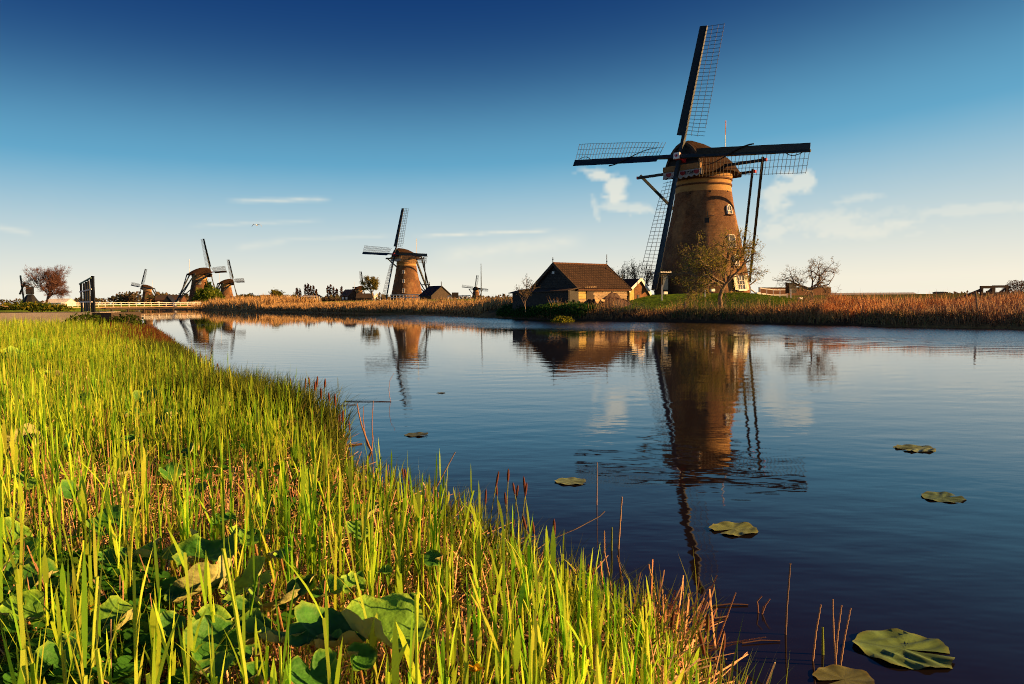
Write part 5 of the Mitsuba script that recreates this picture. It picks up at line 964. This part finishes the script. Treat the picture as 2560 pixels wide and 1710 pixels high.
for x, y, lab in ((225, 1523, 'open yellow marsh marigold flower in the round leaf carpet at lower left'), (1187, 1678, 'yellow marsh marigold flower at the bottom edge among reeds'), (70, 1590, 'half hidden yellow marsh marigold flower near the left edge')):
    c0 = G(x, y, .60); k_ = thing('marigold_flower', lab, 'flower')
    for q in range(5):
        a = q * 1.2566; d = V(math.cos(a), math.sin(a), .45); s_ = V(-math.sin(a), math.cos(a), 0); L = .026; m = MB(); m.raw([c0, c0 + d * L * .55 + s_ * L * .42, c0 + d * L + s_ * L * .2, c0 + d * L - s_ * L * .2, c0 + d * L * .55 - s_ * L * .42], [[0, 1, 2], [0, 2, 3], [0, 3, 4]], (.72, .42, .015)); part(k_, 'petal', m, 'm_leaf')
    m = MB(); m.tube([c0 - Z * .15, c0 - Z * .07, c0], .002, 4, (.15, .2, .04), cap=False); part(k_, 'stalk', m, 'm_veg')
    m = MB(); m.raw(*(lambda s_: (s_.vertices * .008 + c0 + Z * .006, s_.faces))(trimesh.creation.icosphere(1)), (.6, .30, .01)); part(k_, 'centre', m, 'm_veg', True)
# stalks standing in the water (base pixel on the water, tip pixel at the same depth)
def wstalk(label, pts, w, col=(.42, .25, .13), name='dead_stalk', zb=0., group=None, lean=0.):
    b = G(pts[0][0], pts[0][1], zb); P3 = [b - Z * .25] + [b] + [P(x, y, b[1] + lean * i) for i, (x, y) in enumerate(pts[1:], 1)]
    m = MB(); m.tube(P3, np.linspace(w, w * .6, len(P3)), 6, col); return solo(name, label, 'stalk', m, 'm_veg', True, group)
k_ = thing('forked_stick', 'forked dead branch with three prongs standing in the water off the sedge', 'branch')
b = G(929, 1128, 0)
for pts, w in (([(929, 1128), (915, 1095), (903, 1060), (896, 1030), (893, 1009)], .012), ([(915, 1095), (910, 1070), (908, 1040), (909, 1016)], .007), ([(929, 1128), (932, 1100), (930, 1060), (933, 1002)], .008), ([(929, 1128), (918, 1112), (914, 1098)], .01)):
    m = MB(); m.tube([P(x, y, b[1]) for x, y in pts], np.linspace(w, w * .5, len(pts)), 6, (.34, .17, .09)); part(k_, 'prong', m, 'm_veg', True)
wstalk('long pale dead reed slanting out of the bank over the water', [(1062, 1272), (1138, 1130)], .0065, (.40, .24, .12), zb=.12)
wstalk('straight dead stalk standing in the water, farther left of the pair', [(1492, 1262), (1493, 1156)], .0055)
wstalk('dead stalk with a torn sheath standing in the water beside a green shoot', [(1546, 1372), (1549, 1330), (1555, 1242)], .0075)
wstalk('small green shoot in the water left of the torn sheathed stalk', [(1529, 1376), (1530, 1318)], .008, (.2, .26, .03), 'water_shoot')
wstalk('long curved dead reed leaning in the shallow water', [(1538, 1532), (1521, 1430), (1511, 1380), (1511, 1327)], .006)
wstalk('thin pale reed slanting up to the right from the sedge', [(1385, 1345), (1440, 1322), (1500, 1290), (1512, 1278)], .0045, (.5, .33, .17), zb=.1)
wstalk('fallen straw slanting from the reed tips down to the water', [(1508, 1532), (1470, 1470), (1427, 1410)], .006, (.55, .34, .16))
wstalk('tall dark dead stalk standing alone in the lower right water', [(1964, 1586), (1967, 1520), (1976, 1408)], .0062, (.18, .12, .08))
wstalk('dead stalk at the bottom right, just left of the narrow green shoot', [(2032, 1652), (2040, 1580), (2052, 1512)], .0055)
wstalk('narrow green shoot standing in the lower right water', [(2057, 1636), (2057, 1568)], .008, (.2, .27, .03), 'water_shoot')
for i, (bx, by, tx, ty, lb) in enumerate(((2090, 1664, 2082, 1498, 'leftmost'), (2088, 1664, 2104, 1513, 'middle'), (2101, 1664, 2127, 1520, 'rightmost'))): wstalk(f'reddish dead stalk, {lb} of three beside the largest lily pad', [(bx, by), ((bx + tx) / 2 - 2, (by + ty) / 2), (tx, ty)], .005)
wstalk('very thin bent dead stem standing in the open water beyond the forked branch', [(976, 1003), (972, 975), (975, 950), (985, 933)], .005, (.4, .22, .13))
for pts in (((1896, 1532), (1893, 1503), (1905, 1490)), ((1905, 1535), (1914, 1512), (1925, 1497)), ((1905, 1535), (1908, 1515))): wstalk('little twig poking out of the water near the tall dark stalk', list(pts), .005, (.30, .15, .08), 'twig', group='little twigs in the lower right water')
for x0, y0, x1, y1, w, lb in ((862, 1003, 978, 1004, .011, 'long dark stem floating level left of the bent stem'), (845, 1014, 890, 1012, .008, 'short dark stem floating below the long one'), (850, 1117, 905, 1109, .016, 'thick brown stem floating by the forked branch'), (1780, 1515, 1870, 1512, .008, 'ragged dark stem floating behind the last tussock'), (1855, 1608, 1950, 1602, .006, 'thin pale stem floating left of the tall dark stalk'), (1745, 1560, 1820, 1540, .007, 'straw floating beside the brown tussock')):
    a, b = G(x0, y0, .006), G(x1, y1, .006); m = MB(); m.tube([a, (a + b) / 2 + V(0, .01, .004), b], w * .6, 5, (.10, .05, .03)); solo('floating_stem', lb, 'stem', m, 'm_veg', True)
# tussock of broken brown reeds in the shallow water
m = MB(); tb = G(1665, 1575, 0.02); n = 90; d = np.stack([rg.normal(.25, .45, n), rg.normal(.1, .3, n), np.abs(rg.normal(.7, .35, n))], 1); ps = tb + np.stack([rg.normal(0, .11, n), rg.normal(-.1, .12, n), 0 * rg.uniform(0, 1, n) - .02], 1)
sticks(m, ps, d, rg.uniform(.08, .36, n), rg.uniform(.003, .007, n), tone(n, (.45, .20, .10), (.60, .36, .18), rg, .35)); key = numbered('reed_tussock'); m.put(key, 'm_dry'); tag(key, 'tussock of broken reddish brown reeds in the shallow water', 'tussock', kind='stuff')
m = MB(); n = 46; ps = G(1650, 1560, 0.0) + np.stack([rg.normal(0, .13, n), rg.normal(0, .09, n), np.full(n, -.02)], 1); t = tone(n, (.17, .24, .02), (.32, .33, .04), rg); blades(m, ps, rg.uniform(.15, .42, n), .010, rg.uniform(.1, .7, n), t * .7, t, rg, 3, .8); key = numbered('water_tussock'); m.put(key, 'm_leaf'); tag(key, 'fresh green grass tuft arching out of the brown tussock', 'tussock', kind='stuff')
# lily pads
def pad(label, x, y, wpx, rot, col, ridge=.0, tiltv=(0, 0), fold=0, part_of=1.0):
    c0 = G(x, y, .008); r = wpx / 2 * np.linalg.norm(c0 - CAM) / FPX; rg2 = np.random.default_rng(x); th = np.linspace(-math.pi + .16, math.pi - .16, 49); v, cv = [], []
    for k in range(9):
        s = k / 8; rr = s * r * (1 + .03 * np.sin(5 * th + 1) + .02 * np.sin(11 * th)) * np.where(np.abs(th) > 2.6, .93 - .2 * (1 - s), 1); lx, ly = rr * np.cos(th) * 1.04, rr * np.sin(th) * .96
        X_, Y_ = lx * math.cos(rot) - ly * math.sin(rot), lx * math.sin(rot) + ly * math.cos(rot)
        zz = .0065 * r / .1 * ridge * np.sin((lx * .8 + np.abs(ly) * 1.0) / r * 13) * np.clip(np.abs(ly) / r * 3, 0, 1) * (1 - .5 * s) + .006 * s ** 3 * (np.sin(7 * th) + 1) * .5 * (r / .1) + tiltv[0] * X_ + tiltv[1] * Y_ + (fold * r * np.clip(np.sin(3 * th + .5) - .55, 0, 1) * s if fold else 0)
        v.append(np.stack([c0[0] + X_, c0[1] + Y_, .006 + zz], 1)); cv.append(np.clip(np.array(col) * (.75 + .5 * np.abs(np.sin(th * 4.5))[:, None] ** .5) * rg2.uniform(.85, 1.15, (49, 1)) + V(.06, .03, 0) * (s > .93), .003, .9))
    i, j = np.meshgrid(np.arange(8), np.arange(48), indexing='ij'); A = i * 49 + j; m = MB(); m.raw(np.vstack(v), np.concatenate([np.stack([A, A + 49, A + 50], -1).reshape(-1, 3), np.stack([A, A + 50, A + 1], -1).reshape(-1, 3)]), np.vstack(cv)); solo('lily_pad', label, 'lily pad', m, 'm_veg', True)
pad('largest lily pad, ribbed and olive green at the lower right', 2262, 1622, 186, 2.75, (.10, .17, .045), .7)
pad('lily pad with folded yellowish flaps right of the mirrored sail', 1834, 1322, 108, .5, (.13, .17, .05), .3, (0, 0), .07)
pad('flat green lily pad beyond the sedge spikes in the middle', 1428, 1203, 76, 2.9, (.12, .17, .08), .2)
pad('farthest lily pad at the right, pale green', 2287, 1121, 82, .2, (.13, .18, .09), .8)
pad('half sunk lily pad with a dark raised rim at the right edge', 2358, 1243, 84, 3.4, (.07, .12, .05), .4, (0, .03))
pad('thin dark lily pad floating beyond the forked branch', 1042, 1086, 58, 3.0, (.06, .08, .05), .2, (.03, 0))
pad('tiny lily pad far out right of the mirrored second windmill', 1102, 982, 22, .4, (.07, .09, .05), .2)
pad('brownish lily pad at the bottom edge among reed blades', 2110, 1697, 120, .3, (.10, .11, .035), .1)
# green mound and bushes round the quay
bush('mound_weeds', 'green weeds with yellow flowers on the mound behind the quay', gpt(70, 56) + V(0, 0, .1), 3.2, .5, 2600, .2, ((.06, .10, .015), (.10, .14, .02), (.30, .26, .03)), 51, 'plant', ry=1.4)
bush('mound_weeds', 'grassy green hump between the bare tree and the tall gate', gpt(150, 54) + V(0, 0, .1), 2.6, .55, 2000, .18, ((.10, .15, .015), (.14, .19, .02)), 52, 'plant', ry=1.2)
bush('quay_bush', 'small dark green bush growing before the quay wall', V(-23.6, 42.2, .5), 1.2, .75, 1100, .14, ((.05, .09, .012), (.09, .13, .02)), 53, 'bush')
bush('quay_bush', 'dark green bush at the corner of the abutment', V(-21.6, 42.6, .45), 1.0, .7, 1000, .14, ((.03, .06, .012), (.06, .09, .015)), 54, 'bush')
